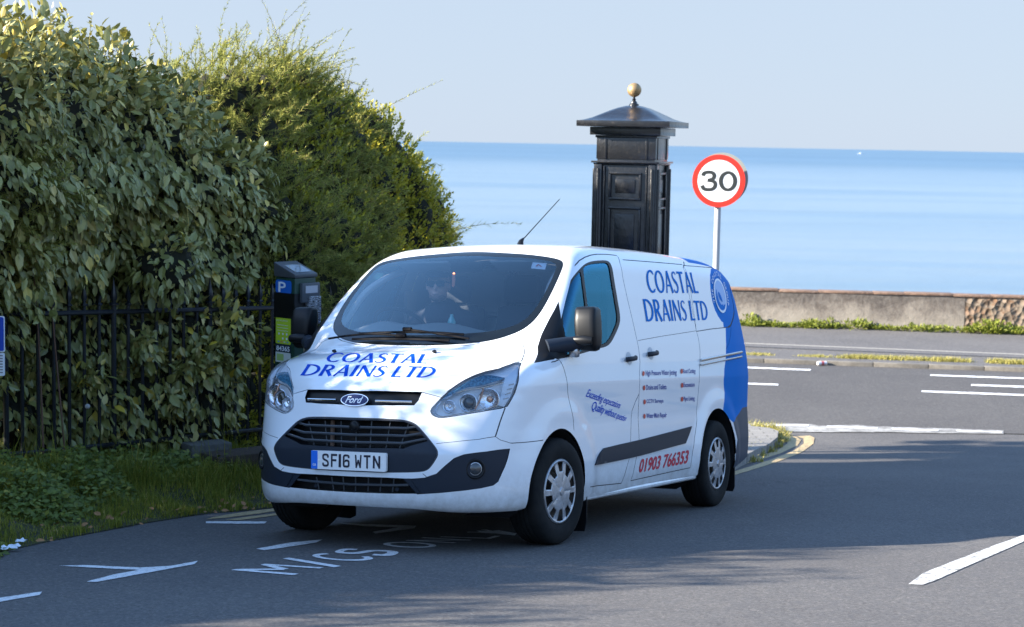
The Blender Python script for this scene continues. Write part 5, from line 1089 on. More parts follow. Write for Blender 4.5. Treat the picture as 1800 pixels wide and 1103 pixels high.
def tamarisk(Bp, label, seed, per=70, world=False, tall=1., group='tamarisk bushes', frond=1.):
    rg = np.random.default_rng(seed); B = Bp if world else blobs_px(Bp); root = plant_root('tamarisk', B, label, 'bush', group)
    P, Nn = sample_blobs(B, per, .30, rg, 1.05, -.3); n_ = len(P); V = []; segs = []; k = 14
    d0 = unit(Nn*.7+np.array([.12, -.05, .55])+rg.normal(0, .42, (n_, 3))); Ls = rg.uniform(.14, .32, n_)*tall*np.where((Nn[:, 2] > .30) & (rg.random(n_) < .24), rg.uniform(1.5, 2.9, n_), 1.); bend = unit(np.array([.5, -.1, -.25])+rg.normal(0, .55, (n_, 3)))
    ts = np.linspace(0, 1, k+1); C = P[:, None]-d0[:, None]*.08+d0[:, None]*(ts[None, :, None]*Ls[:, None, None])+bend[:, None]*(ts**2.4)[None, :, None]*(Ls*.38)[:, None, None]
    # woody stems as thin strips
    side = unit(np.cross(d0, unit(CAM-P)))
    w = (.0030*(1-.75*ts))[None, :, None]; A = C-side[:, None]*w; Bv = C+side[:, None]*w; SV = np.stack([A, Bv], 2).reshape(-1, 3); base = np.arange(n_)[:, None]*(2*(k+1))+np.arange(k)[None]*2
    SF = np.stack([base, base+1, base+3, base+2], -1).reshape(-1, 4); abs_parent(fast_mesh('stems', SV, SF, m_redtwig), root)
    # feathery branchlets
    m_ = 6; idx = np.repeat(np.arange(n_), k*m_); tt = np.tile(np.repeat(ts[1:], m_), n_)+rg.uniform(-.05, .05, n_*k*m_); tt = np.clip(tt, .05, 1); 
    pc = P[idx]-d0[idx]*.08+d0[idx]*(tt*Ls[idx])[:, None]+bend[idx]*((tt**2.4)*Ls[idx]*.38)[:, None]; tang = unit(d0[idx]+bend[idx]*(1.0*tt**1.4)[:, None]); rd = unit(np.cross(tang, rg.normal(size=tang.shape)))
    dr = unit(tang*1.0+rd*.85+np.array([0, 0, -.05])); Lb = rg.uniform(.035, .10, len(idx))*(1.15-.75*tt)*frond; wd = rg.uniform(.0022, .0042, len(idx)); s_ = unit(np.cross(dr, rg.normal(size=dr.shape)))
    TV = np.stack([pc-s_*wd[:, None], pc+s_*wd[:, None], pc+dr*Lb[:, None]], 1).reshape(-1, 3); TF = np.arange(len(idx)*3).reshape(-1, 3)
    rn = np.clip(rg.beta(2, 2.4, len(idx)), 0, 1); abs_parent(fast_mesh('foliage', TV, TF, m_tam, None, rn), root); cores(B, 'shade_core', root, .66, 1.05); stems(root, B, rg, 16 if len(B) > 3 else 2, m=m_redtwig, r0=.010); return root
tamarisk([(275, 235, 16.0, .42), (320, 215, 16.2, .45), (375, 200, 16.4, .48), (420, 190, 16.6, .48), (470, 185, 16.8, .46), (430, 290, 16.3, .62), (340, 300, 16.2, .5), (450, 380, 15.9, .5)], 'tall feathery tamarisk behind the silvery shrub, thin shoots against the sky', 21, 120)
tamarisk([(520, 170, 17.2, .40), (550, 210, 17.4, .40), (590, 270, 17.6, .42), (510, 440, 16.0, .50), (560, 340, 16.9, .45)], 'feathery tamarisk in the middle of the hedge above the ticket machine', 22, 120)
tamarisk([(620, 420, 17.3, .42), (600, 480, 16.6, .45), (560, 510, 16.1, .42), (520, 560, 15.9, .4), (600, 560, 16.6, .42)], 'low dark tamarisk behind the van roof and railings', 23, 120)
tamarisk([(712, 300, 20.0, .14), (745, 350, 20.3, .14), (775, 420, 20.5, .14)], 'wispy tamarisk shoots at the seaward end of the hedge', 24, 420, tall=.9, frond=1.7)
tamarisk([(25, 350, 12.85, .30), (65, 335, 13.0, .24), (40, 400, 12.95, .24)], 'dark tamarisk tuft growing among silvery leaves at left', 25, 190)
def euonymus(Bp, label, seed, per=2300, group='yellow green hedge bushes'):
    rg = np.random.default_rng(seed); B = blobs_px(Bp); root = plant_root('evergreen_bush', B, label, 'bush', group); P, Nn = sample_blobs(B, per/6, .22, rg, 1.1); n_ = len(P)
    ax = unit(Nn*.8+np.array([.1, -.1, .8])+rg.normal(0, .3, (n_, 3))); k = 7; idx = np.repeat(np.arange(n_), k); lay = np.tile(np.linspace(0, 1, k), n_); rd = unit(np.cross(ax[idx], rg.normal(size=(n_*k, 3))))
    pos = P[idx]+ax[idx]*(lay*.07)[:, None]; d = unit(ax[idx]*(.5+.7*lay)[:, None]+rd*(1.0-.5*lay)[:, None]); L = rg.uniform(.028, .052, len(idx)); nr = unit(ax[idx]-d*.5+rg.normal(0, .15, d.shape))
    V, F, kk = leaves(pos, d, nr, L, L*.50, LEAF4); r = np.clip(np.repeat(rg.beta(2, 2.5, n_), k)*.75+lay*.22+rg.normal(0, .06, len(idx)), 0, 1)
    abs_parent(fast_mesh('foliage', V, F, m_euo, None, np.repeat(r, kk)), root); cores(B, 'shade_core', root, .80, 1.1); stems(root, B, rg, 14); return root
euonymus([(480, 190, 16.6, .26), (505, 215, 16.7, .30), (545, 215, 17.1, .34), (520, 270, 16.8, .36), (490, 320, 16.3, .34), (500, 370, 16.3, .3)], 'bright yellow green bush rising between the tall tamarisks', 31)
euonymus([(600, 220, 18.3, .30), (635, 262, 18.4, .40), (660, 300, 18.5, .42), (630, 330, 18.0, .45), (690, 330, 18.9, .40)], 'yellow green bush on the sloping shoulder of the hedge', 32)
euonymus([(705, 340, 19.4, .36), (730, 380, 19.7, .38), (700, 410, 18.9, .45), (745, 425, 19.9, .34), (680, 470, 18.7, .5)], 'yellow green bush at the seaward end above the windscreen', 33)
euonymus([(560, 290, 16.9, .3), (580, 380, 16.9, .38), (570, 430, 16.4, .36), (640, 400, 17.6, .36), (530, 400, 16.0, .28), (650, 490, 17.3, .4)], 'dark green and yellow bush in the hedge middle above the van pillar', 34)
euonymus([(425, 480, 15.65, .30), (450, 540, 15.7, .32), (425, 600, 15.6, .30), (450, 640, 15.8, .32), (425, 700, 15.5, .32), (455, 740, 15.7, .32), (385, 760, 15.2, .28), (440, 790, 15.4, .25), (500, 600, 16.0, .36), (545, 640, 16.3, .4), (490, 700, 16.0, .36), (510, 520, 15.9, .3)], 'yellow green bush behind railings beside the ticket machine', 35)
# low leafy growth on the verge
def low_growth():
    rg = np.random.default_rng(41); pts = []
    for x, y, r, h in [(20, 850, .45, .30), (90, 830, .5, .35), (170, 800, .42, .40), (230, 790, .45, .42), (290, 790, .42, .42), (320, 830, .3, .25), (60, 900, .4, .18), (150, 880, .4, .2), (250, 860, .4, .2), (-80, 880, .6, .35), (380, 800, .3, .34), (430, 795, .3, .38), (460, 800, .28, .32), (345, 800, .35, .40), (120, 870, .5, .26), (210, 850, .45, .26), (300, 860, .35, .22), (10, 900, .5, .26), (400, 850, .25, .14), (-250, 960, .8, .3)]:
        c = onground(x, y+20)[0]; n_ = int(2200*r*r*3); a_ = rg.uniform(0, 6.28, n_); q = r*np.sqrt(rg.random(n_)); X = c[0]+q*np.cos(a_); Y = c[1]+q*np.sin(a_)*1.3
        Z = bank(X, Y)+h*(1-(q/r)**2)*rg.random(n_)**.6; pts.append(np.stack([X, Y, Z], 1))
    P = np.vstack(pts); n_ = len(P); d = rg.normal(0, 1, (n_, 3))*[1, 1, .45]+[.2, -.5, -.1]; L = rg.uniform(.03, .065, n_); V, F, k = leaves(P, d, np.array([.1, -.6, 1.])+rg.normal(0, .35, (n_, 3)), L, L*.6, LEAF4)
    o = fast_mesh('ground_cover', V, F, leaf_mat('ivy_leaf', [(0, (0.077, 0.112, 0.025)), (.5, (0.152, 0.197, 0.038)), (.85, (0.259, 0.264, 0.044)), (1, (0.457, 0.369, 0.075))], .5, .35, .2), None, np.repeat(rg.beta(2, 3, n_), k)); tag(o, kind='stuff')
low_growth()
def blades(name, X, Y, Z, H, rg, m, wid=.0028, lean=.5, rn=None):
    n_ = len(X); a_ = rg.uniform(0, 6.28, n_); ln_ = rg.uniform(.05, lean, n_); d = np.stack([np.cos(a_)*ln_, np.sin(a_)*ln_, np.ones(n_)], 1); P = np.stack([X, Y, Z], 1); s_ = np.stack([-np.sin(a_), np.cos(a_), np.zeros(n_)], 1)*wid
    mid = P+d*(H*.55)[:, None]; tip = P+d*H[:, None]*[1.6, 1.6, .92]; V = np.stack([P-s_, P+s_, mid+s_*.7, mid-s_*.7, tip], 1).reshape(-1, 3); b = np.arange(n_)[:, None]*5
    F = np.concatenate([b+[0, 1, 2], b+[0, 2, 3], b+[3, 2, 4]], 1).reshape(-1, 3); r = rg.beta(2, 2.6, n_) if rn is None else rn; return tag(fast_mesh(name, V, F, m, None, np.repeat(r, 3)), kind='stuff')
def grass():
    rg = np.random.default_rng(51); n_ = 230000; X = rg.uniform(-7.5, -1.3, n_); Y = rg.uniform(8.3, 15.8, n_); P = np.stack([X, Y], 1); k = inpoly(P, np.array(vpoly)); X, Y = X[k], Y[k]
    # keep to the strip seen in front of the railings, thin at the very edge
    dE = (bank(X, Y)-gz(X, Y)); clump = np.sin(X*7.3+np.sin(Y*5))*np.sin(Y*6.1+X*2.2); k = (rg.random(len(X)) < .55+.9*ss(0.0, .12, dE)+.25*clump)&((X+3.77)*.798-(Y-13)*.602 > -.55); X, Y, dE, clump = X[k], Y[k], dE[k], clump[k]
    H = (.050+.085*ss(.03, .19, dE))*(.7+.6*rg.random(len(X)))*(1+.6*clump); far_ = rg.random(len(X)) < .02; H[far_] *= 2.4; blades('grass', X, Y, bank(X, Y)-.01, H, rg, m_grass)
grass()
def tufts():
    rg = np.random.default_rng(61); XX = []; YY = []; ZZ = []; HH = []
    def add(c, r, n_, h, dz=0.): a_ = rg.uniform(0, 6.28, n_); q = r*np.sqrt(rg.random(n_)); XX.append(c[0]+q*np.cos(a_)*1.6); YY.append(c[1]+q*np.sin(a_)*.7); ZZ.append(np.full(n_, c[2]+dz)); HH.append(h*rg.uniform(.3, 1, n_))
    for x, y, r, n_, h in [(1300, 802, .20, 500, .13), (1318, 795, .2, 500, .12), (1336, 786, .18, 400, .12), (1352, 776, .16, 350, .12), (1358, 766, .15, 300, .10), (1345, 758, .18, 260, .14), (1328, 754, .2, 200, .14), (1290, 812, .2, 400, .10)]: add(onground(x, y)[0], r, n_, h)
    for x in np.r_[rg.uniform(1310, 1345, 14), rg.uniform(1410, 1460, 12), rg.uniform(1485, 1700, 70), rg.uniform(1740, 1830, 40)]:
        t = (x-1310)/490; y = 629+ (645-628)*t+rg.uniform(-1, 2); c = onground(x, y)[0]; c[2] = -1.06+.06; add(c, .12, 42, .10 if x > 1480 else .05)
    blades('kerb_grass', np.concatenate(XX), np.concatenate(YY), np.concatenate(ZZ), np.concatenate(HH), rg, leaf_mat('dry_grass', [(0, (.20, .20, .04)), (.5, (.40, .36, .10)), (1, (.55, .46, .22))], .8, .2, .2), .004, .8)
tufts()
def wall_weeds():
    rg = np.random.default_rng(71); P = []; Dd = []; L = []
    spots = [(x, rg.uniform(.05, .10), rg.uniform(.06, .14)) for x in np.arange(1292, 1420, 9)]+[(1318, .10, .30), (1330, .10, .20), (1352, .08, .13)]+[(x, rg.uniform(.06, .12), rg.uniform(.08, .16)) for x in np.arange(1415, 1470, 10)]+[(1425, .16, .24), (1458, .08, .22), (1500, .20, .24), (1512, .18, .22)]+[(x, .08, rg.uniform(.05, .12)) for x in np.arange(1530, 1570, 9)]+[(x, .10, rg.uniform(.08, .16)) for x in np.arange(1580, 1665, 12)]+[(x, .13, rg.uniform(.10, .20)) for x in np.arange(1690, 1830, 12)]+[(1738, .24, .36), (1748, .2, .30), (1782, .16, .22)]
    for x, r, h in spots:
        q = base+wd*((at(x, 575, P_wall0[1]+(x-1290)/510*(P_wall1[1]-P_wall0[1]))[0]-base[0])/wd[0])-wn*rg.uniform(.04, .25); n_ = int(25+620*r); a_ = rg.uniform(0, 6.28, n_); el = rg.uniform(.1, 1.3, n_); rr_ = rg.random(n_)**.5
        d = np.stack([np.cos(a_)*np.cos(el), np.sin(a_)*np.cos(el), np.sin(el)], 1); P.append(np.array([q[0], q[1], -.99])+d*rr_[:, None]*[r*1.6, r, h*.75]); Dd.append(d+rg.normal(0, .3, d.shape)); L.append(rg.uniform(.05, .12, n_)*(.6+h))
    P = np.vstack(P); Dd = np.vstack(Dd); L = np.concatenate(L); V, F, k = leaves(P, Dd, np.array([0, -.5, 1.])+rg.normal(0, .4, Dd.shape), L, L*.42, LEAF4); tag(fast_mesh('wall_foot_weeds', V, F, m_weed, None, np.repeat(rg.beta(2, 2, len(P)), k)), kind='stuff')
wall_weeds()
# ------------------------------------------------------------------ railings
m_iron = mat('black_railing_paint', (.012, .015, .020), rough=.35)
FA = np.array([-3.774, 13.0]); FB = np.array([-2.11, 15.25]); fu = (FB-FA)/np.linalg.norm(FB-FA); ztop = lambda s_: float(np.interp(s_, [-8, 0, np.linalg.norm(FB-FA), 9], [1.95, 1.205, 1.075, .62]))
fence = empty('iron_railings', (FA[0], FA[1], float(gz(*FA))), 'black iron railings with spear tips running along the hedge', 'railings')
def fbar(s_, big):
    p = FA+fu*s_; zt = ztop(s_); z0 = float(gz(*p))-.05; w = .021 if big else .0140; mb = MB(); mb.tube([(p[0], p[1], z0), (p[0], p[1], zt+.05)], w, 8)
    k = 1.25 if big else 1.; mb.lathe([(w, zt+.05), (w*1.9, zt+.055), (w*1.9, zt+.065), (w*.9, zt+.075), (w*.9, zt+.085), (.024*k, zt+.115), (.018*k, zt+.15), (.001, zt+.215*k)], 4 if not big else 8, (p[0], p[1], 0))
    return abs_parent(mb.build('railing_post' if big else 'railing_bar', m_iron, None, True), fence)
s_ = -5.6; i = 0
while s_ < 6.2: fbar(s_, i % 7 == 3); s_ += .148; i += 1
for dz in (0.0, -1.06):
    mb = MB(); ss_ = np.linspace(-5.7, 6.3, 25); mb.tube([(FA[0]+fu[0]*t-.0, FA[1]+fu[1]*t, ztop(t)+dz) for t in ss_], .021, 8); abs_parent(mb.build('rail', m_iron, None, True), fence)
# ------------------------------------------------------------------ gate pier
def pier():
    c = at(1109, 400, 17.75); g = float(gz(c[0], c[1])); r = empty('gate_pier', (c[0], c[1], g), 'tall black painted iron gate pier with gold ball finial behind the van', 'gate pier', rz=math.radians(-17))
    m = mat('black_gloss_paint', (.010, .011, .014), rough=.30, coat=.25, coat_rough=.15); n = N(m); n.bump(n.noise(n.coord((1, 1, .6)), 11, 5, .65), .45, .015)
    n.color(n.ramp(n.noise(n.coord(), 26, 6, .8), [(.55, (.010, .011, .014)), (.74, (.05, .045, .04))]))
    Z = lambda y: 2.545-(y-258.7)*17.75/3100-g
    w = .312
    def bx(name, hw, z0, z1, b=.006, p=r): return MB().box((0, 0, (z0+z1)/2), (2*hw, 2*hw, z1-z0)).build(name, m, p, bevel=b)
    bx('shaft', w-.02, 0, Z(245)); bx('frieze', w-.012, Z(284), Z(246)); bx('plinth', w+.03, 0, .45)
    for q in range(4):
        R = np.array(Matrix.Rotation(q*math.pi/2, 3, 'Z')); mb = MB()
        def fb(x0, x1, z0, z1, y0, y1): # box on face q, y outward from -w
            mb.box(R @ np.array([(x0+x1)/2, -(w-.02)-(y0+y1)/2, (z0+z1)/2]), (x1-x0, y1-y0, z1-z0), R)
        for a_, b_ in ((-w+.005, -w+.075), (w-.075, w-.005)):
            fb(a_, b_, .45, Z(292), 0, .028)
        for sx_ in (-1, 1): mb.tube([R @ np.array([sx_*(w-.04), -(w+.012), .5]), R @ np.array([sx_*(w-.04), -(w+.012), Z(300)])], .016, 8); mb.tube([R @ np.array([sx_*(w-.098), -(w-.008), .5]), R @ np.array([sx_*(w-.098), -(w-.008), Z(296)])], .010, 6)
        for sx_ in (-1, 1): fb(sx_*(w-.105)-.012, sx_*(w-.105)+.012, Z(284), Z(247), .0, .016)
        for z0, z1 in ((Z(354), Z(306)), (Z(470), Z(366)), (.62, Z(482))):
            for (x0, x1, za, zb_) in ((-.165, .165, z1-.022, z1), (-.165, .165, z0, z0+.022), (-.165, -.143, z0+.022, z1-.022), (.143, .165, z0+.022, z1-.022)): fb(x0, x1, za, zb_, 0, .026)
            fb(-.10, .10, z0+.07, z1-.07, 0, .008)
        mb.build('panel_moulding', m, r, bevel=.006)
    bx('string_course', w+.030, Z(290.5), Z(287)); bx('string_course', w+.012, Z(293), Z(291)); bx('cornice', w+.0, Z(247), Z(243)); bx('cornice', w+.045, Z(242.5), Z(229)); bx('cap_slab', w+.155, Z(228), Z(218), .004)
    prof = [(w+.14, Z(217.8)), (.41, Z(216)), (.35, Z(212.5)), (.29, Z(207)), (.22, Z(200.5)), (.15, Z(195)), (.08, Z(191.3)), (.02, Z(190))]; V = []; 
    for hw, z in prof:
        for k in range(16):
            t = 2*math.pi*(k+.5)/16; c_, s_ = math.cos(t), math.sin(t); e = .12+.5*(1-hw/w if hw < w else 0); V.append((hw*np.sign(c_)*abs(c_)**e*(1.0), hw*np.sign(s_)*abs(s_)**e, z))
    mesh('domed_cap', V, [(i*16+k, i*16+(k+1) % 16, (i+1)*16+(k+1) % 16, (i+1)*16+k) for i in range(len(prof)-1) for k in range(16)], m, r, True)
    z0 = Z(190); f = MB().lathe([(.05, z0-.01), (.048, z0+.012), (.034, z0+.02), (.030, z0+.035), (.016, z0+.045), (.020, z0+.06), (.012, z0+.068), (.012, z0+.09)], 20).build('finial', m, r, True)
    gold = mat('gold_paint', (.42, .27, .12), rough=.45, metal=.55); n = N(gold); n.color(n.ramp(n.noise(n.coord(), 20, 5, .7), [(.3, (.30, .19, .09)), (.7, (.52, .36, .18))]))
    zc = z0+.152; MB().lathe([(.071*math.sin(t), zc-.071*math.cos(t)) for t in np.linspace(0.001, math.pi-.001, 18)], 28).build('ball', gold, f, True)
pier()
# ------------------------------------------------------------------ speed limit sign
def roundel():
    Y = 20.; c = at(1264.5, 318.5, Y); g = float(gz(c[0], c[1])); r = empty('speed_limit_sign', (c[0], c[1]+.07, g), 'round 30 speed limit sign with red border on a pale grey pole', 'road sign', rz=math.radians(-6))
    zc = c[2]-g; R_ = .298; m_galv = mat('galvanised_pole', (.50, .52, .54), rough=.5, metal=.3); m_ref = mat('sign_white', (.86, .87, .87), rough=.55); n = N(m_ref); wv = n.n('ShaderNodeTexWave', bands_direction='Z'); wv.inputs['Scale'].default_value = 60; n.l(n.coord(), wv.inputs['Vector']); n.color(n.mix(wv.outputs['Fac'], (.80, .81, .82), (.88, .89, .89)))
    m_rd = mat('sign_red', (.78, .035, .02), rough=.5); m_bk = mat('sign_black', (.03, .035, .035), rough=.6); m_back = mat('sign_back_grey', (.30, .33, .30), rough=.6)
    MB().tube([(0, 0, -.1), (0, 0, zc+.1)], .037, 16).build('pole', m_galv, r, True)
    a = np.linspace(0, 2*np.pi, 65)[:-1]; f = lambda u, v, h: np.array([u, -.062-h, zc+v])
    p = MB().prism([(R_*math.cos(t), R_*math.sin(t)) for t in a], -.012, 0, f).build('sign_plate', m_rd, r); MB().prism([(.238*math.cos(t), .238*math.sin(t)) for t in a], .0005, .0015, f).build('sign_field', m_ref, p)
    pl, w = glyph_polys('30', BLOCK, 0, .02); v, t = union_tris(pl); lo, hi = v.min(0), v.max(0); v = (v-(lo+hi)/2)/(hi-lo)*[.415, .235]; mesh('numeral', [f(x, y-.002, .003) for x, y in v], t, m_bk, p, False)
    MB().prism([(R_*math.cos(t)+.035, R_*math.sin(t)+.022) for t in a], -.14, -.128, f).build('rear_sign_plate', m_back, r); MB().box((.0, .0, zc+.12), (.12, .11, .03)).box((0, 0, zc-.12), (.12, .11, .03)).build('clamp', m_galv, r)
roundel()
# ------------------------------------------------------------------ ticket machine
def ticket_machine():
    Y = 13.95; c = at(518, 520, Y); g = float(bank(c[0], c[1])); ang = math.radians(40); r = empty('ticket_machine', (c[0]+.0, c[1]+.18, g), 'dark green parking ticket machine with sloping top and blue P sign', 'ticket machine', rz=-ang if False else 0)
    m_g = mat('dark_green_paint', (.008, .040, .026), rough=.45); m_cap = mat('grey_cap', (.055, .062, .07), rough=.45); Z = lambda y: 2.545-(y-243.5)*13.95/3100-g
    # local axes: left face normal nl, right face normal nr
    nl = np.array([-math.sin(ang), -math.cos(ang), 0]); nr_ = np.array([math.cos(ang), -math.sin(ang), 0]); S_ = .23
    o = np.array([0, -.18, 0])   # the near vertical edge, common to both faces
    # left face runs from o towards -nr_; right face runs from o towards -nl
    P_ = lambda a, b, z, e=0, f=0: o-nr_*a-nl*b+np.array([0, 0, z])+nl*e+nr_*f
    def blk(a0, a1, b0, b1, z0, z1, ztop=None):
        zt = ztop or (lambda a: z1); V = [P_(a, b, z) for z in (0, 1) for a, b in ((a0, b0), (a1, b0), (a1, b1), (a0, b1))]; V = [P_(a, b, z0) for a, b in ((a0, b0), (a1, b0), (a1, b1), (a0, b1))]+[P_(a, b, zt(a)) for a, b in ((a0, b0), (a1, b0), (a1, b1), (a0, b1))]
        return MB().add(V, [(0, 1, 2, 3), (4, 5, 6, 7), (0, 1, 5, 4), (1, 2, 6, 5), (2, 3, 7, 6), (3, 0, 4, 7)])
    blk(0, S_, 0, S_, 0, Z(489)).build('cabinet', m_g, r, bevel=.012); cap = blk(-.012, S_+.008, -.01, S_+.008, Z(489)+.001, 0, lambda a: Z(481)+a*(Z(463)-Z(481))/S_).build('sloping_cap', m_cap, r, bevel=.01)
    zt = lambda a: Z(481)+a*(Z(463)-Z(481))/S_+.003
    mesh('solar_panel', [P_(.02, .03, zt(.02)), P_(.16, .03, zt(.16)), P_(.16, S_-.03, zt(.16)), P_(.02, S_-.03, zt(.02))], [(0, 1, 2, 3)], mat('solar_cell', (.04, .07, .11), rough=.15, coat=1), cap, False)
    def face_l(name, a0, a1, y0, y1, m, e=.003, rad=0):   # on the left face, a measured from the near edge
        z0, z1 = Z(y1), Z(y0); h = z1-z0; w = a1-a0; pl = rrect(w, h, max(rad, .001)); k = len(pl)
        return mesh(name, [P_((a0+a1)/2-x, 0, (z0+z1)/2+y, e) for x, y in pl], [tuple(range(k))], m, r, False)
    m_lime = mat('lime_label', (.46, .62, .03), rough=.5); m_bl = mat('parking_blue', (.01, .12, .50), rough=.4); m_tape = mat('black_tape', (.006, .006, .007), rough=.35)
    face_l('parking_symbol', .035, .22, 494, 517.5, m_bl, .003, .022)
    pl, w = glyph_polys('P', BLOCK); v, t = union_tris(pl); lo, hi = v.min(0), v.max(0); v = (v-lo)/(hi-lo); mesh('letter', [P_(.185-x*.085, 0, Z(515.5)+y*(Z(497)-Z(515.5)), .006) for x, y in v], t, m_wht, r, False)
    tp = MB(); tp.add([P_(a, b, z, e, f) for z in (Z(561), Z(516.5)) for a, b, e, f in ((-.005, 0, .006, 0), (S_+.005, 0, .006, 0), (S_+.005, S_*.9, 0, 0), (-.0, S_*.9, 0, .006))], [(0, 1, 5, 4), (3, 0, 4, 7), (1, 2, 6, 5)]); tp.build('tape_band', m_tape, r)
    face_l('tariff_label', .04, .215, 561.5, 608, m_lime, .003, .006); face_l('code_band', .04, .215, 608.5, 622, mat('label_navy', (.012, .02, .04), rough=.5), .003); face_l('map_label', .04, .215, 623, 641, mat('map_print', (.6, .64, .6), rough=.5), .003, .005)
    v, t = font_tris('84365', 0, .02); v = norm_uv(v); mesh('lettering', [P_(.205-x*.155, 0, Z(620.5)+y*(Z(611.5)-Z(620.5)), .005) for x, y in v], t, m_wht, r, False)
    v, t = font_tris('pay by phone', 0, .0); v = norm_uv(v); mesh('lettering', [P_(.205-x*.13, 0, Z(568)+y*.016, .005) for x, y in v], t, m_wht, r, False)
    for y in (574, 579, 584): face_l('print_line', .07, .20, y, y+.6, m_wht, .0045)
    for y in (590, 598):
        for k in range(3 if y == 590 else 2):
            a0 = .075+k*.045; mesh('print_symbol', [P_(a0+.010*math.cos(q)+.01, 0, Z(y)+.010*math.sin(q), .0045) for q in np.linspace(0, 6.28, 9)[:-1]], [tuple(range(8))], m_wht, r, False)
    for k, cc in enumerate(((.1, .3, .6), (.6, .6, .6), (.6, .2, .1), (.1, .3, .6))): face_l('print_symbol', .065+k*.035, .085+k*.035, 603, 605.5, mat('card_mark', cc, rough=.5), .0045)
    face_l('print_block', .12, .20, 626, 638, mat('map_green', (.35, .5, .15), rough=.6), .0045)
    # right-hand face: display hood, screen, tape
    fr = lambda b, z, h: P_(0, b, z, 0, h)
    MB().prism([(.05, Z(533)), (.245, Z(533)), (.245, Z(498)), (.05, Z(498))], 0, .035, lambda u, v, h: fr(u, v, h)).build('display_hood', mat('hood_grey', (.06, .07, .085), rough=.4), r, bevel=.01)
    mesh('display', [fr(.085, Z(516), .037), fr(.215, Z(516), .037), fr(.215, Z(503), .037), fr(.085, Z(503), .037)], [(0, 1, 2, 3)], mat('display_paper', (.42, .42, .46), rough=.4), r, False)
    m_foil = mat('crinkled_wrap', (.10, .11, .13), rough=.25); n = N(m_foil); n.color(n.ramp(n.noise(n.coord((9, 9, 60)), 3, 5, .8), [(.46, (.02, .02, .025)), (.6, (.42, .45, .5))]))
    MB().prism([(.11, Z(572)), (.25, Z(572)), (.25, Z(522)), (.11, Z(522))], .0, .045, lambda u, v, h: fr(u, v, h)).build('wrapped_keypad', m_foil, r, bevel=.008)
ticket_machine()
# ------------------------------------------------------------------ parking sign cut by the left edge
def parking_sign():
    Y = 12.2; c = at(-22, 600, Y); g = float(bank(c[0], c[1])); r = empty('parking_sign', (c[0], c[1]+.06, g), 'blue parking sign above a white lined plate at the left edge', 'sign')
    zz_ = lambda y: 2.545-(y-235)*Y/3100-g; X = lambda x: (x+22)*Y/3100
    MB().tube([(0, 0, 0), (0, 0, zz_(550))], .03, 12).build('post', m_iron, r, True)
    def pl(name, x0, x1, y0, y1, m, e, rad=.012):
        p = rrect(X(x1)-X(x0), zz_(y0)-zz_(y1), rad); return MB().prism([(u+(X(x0)+X(x1))/2, v+(zz_(y0)+zz_(y1))/2) for u, v in p], e-.003, e, lambda u, v, h: np.array([u, -.05-h, v])).build(name, m, r)
    pl('sign_border', -52, 8, 557.5, 621.5, m_wht, 0); pl('blue_panel', -50, 6.2, 559.5, 619.5, m_bl2, .0035); pl('lined_plate', -52, 7.5, 623, 664, m_wht, 0)
    v, t = font_tris('P', 0, .03); v = norm_uv(v); mesh('letter', [(X(-34)+x*X(0)*1.0, -.0575, zz_(600)+y*.14) for x, y in v], t, m_wht, r, False)
    for y in range(627, 662, 5): pl('plate_line', -48, 4, y, y+1.8, m_gl, .0035, .0005)
m_bl2 = mat('sign_blue', (.005, .06, .45), rough=.4); m_gl = mat('sign_line_grey', (.22, .22, .24), rough=.6)
parking_sign()
# ------------------------------------------------------------------ stones, litter
def stone(px, py, dims, col, label, name='concrete_block', rz=0, cat='block'):
    c = onground(px, py)[0]; m = mat(name+'_surface', col, rough=.95); n = N(m); n.color(n.ramp(n.noise(n.coord(), 12, 6, .8), [(.3, tuple(x*.5 for x in col)), (.7, col)])); n.bump(n.noise(n.coord(), 30, 4), .5, .02)
    o = MB().box((0, 0, dims[2]/2), dims).build(name, m, None, bevel=.015); o.location = (c[0], c[1], float(bank(c[0], c[1]))-.02); o.rotation_euler = (0, 0, rz); return tag(o, label, cat)
stone(363, 865, (.36, .22, .24), (.17, .165, .15), 'worn pale concrete block at the foot of the railings', rz=.6); stone(425, 868, (.62, .3, .18), (.10, .072, .055), 'brown stone slab in the verge beside the van front', 'stone_slab', .7, 'slab')
def scrap(px, py, s_, label, seed):
    c = onground(px, py)[0]; rg = np.random.default_rng(seed); v = []
    for j in range(5):
        for i in range(5): v.append((i*s_/4-s_/2+rg.normal(0, s_*.06), j*s_/4-s_/2+rg.normal(0, s_*.06), abs(rg.normal(0, s_*.13))+.006))
    o = mesh('paper_scrap', v, [(j*5+i, j*5+i+1, j*5+i+6, j*5+i+5) for j in range(4) for i in range(4)], m_wht, None, False); o.location = (c[0], c[1], float(bank(c[0], c[1]))+.012); tag(o, label, 'litter', 'white litter at the verge edge')
scrap(3, 972, .075, 'crumpled white paper scrap cut by the left picture edge', 1); scrap(24, 970, .075, 'middle white paper scrap lying on the road edge', 2); scrap(37, 958, .06, 'small white paper scrap farthest onto the grass', 3)
c = onground(1444, 643)[0]; can = MB().lathe([(0, -.085), (.026, -.085), (.034, -.075), (.034, .075), (.026, .085), (0, .085)], 20, (0, 0, 0), 0).build('drinks_can', mat('can_white', (.75, .74, .76), rough=.3, metal=.2), None, True); can.location = (c[0], c[1]-.04, -1.06+.045); can.rotation_euler = (0, 0, .3); tag(can, 'white and red drinks can lying against the far kerb', 'can')
MB().lathe([(.0345, -.02), (.0345, .03)], 20, (0, 0, 0), 0).build('red_band', mat('can_red', (.55, .12, .12), rough=.4), can, True)
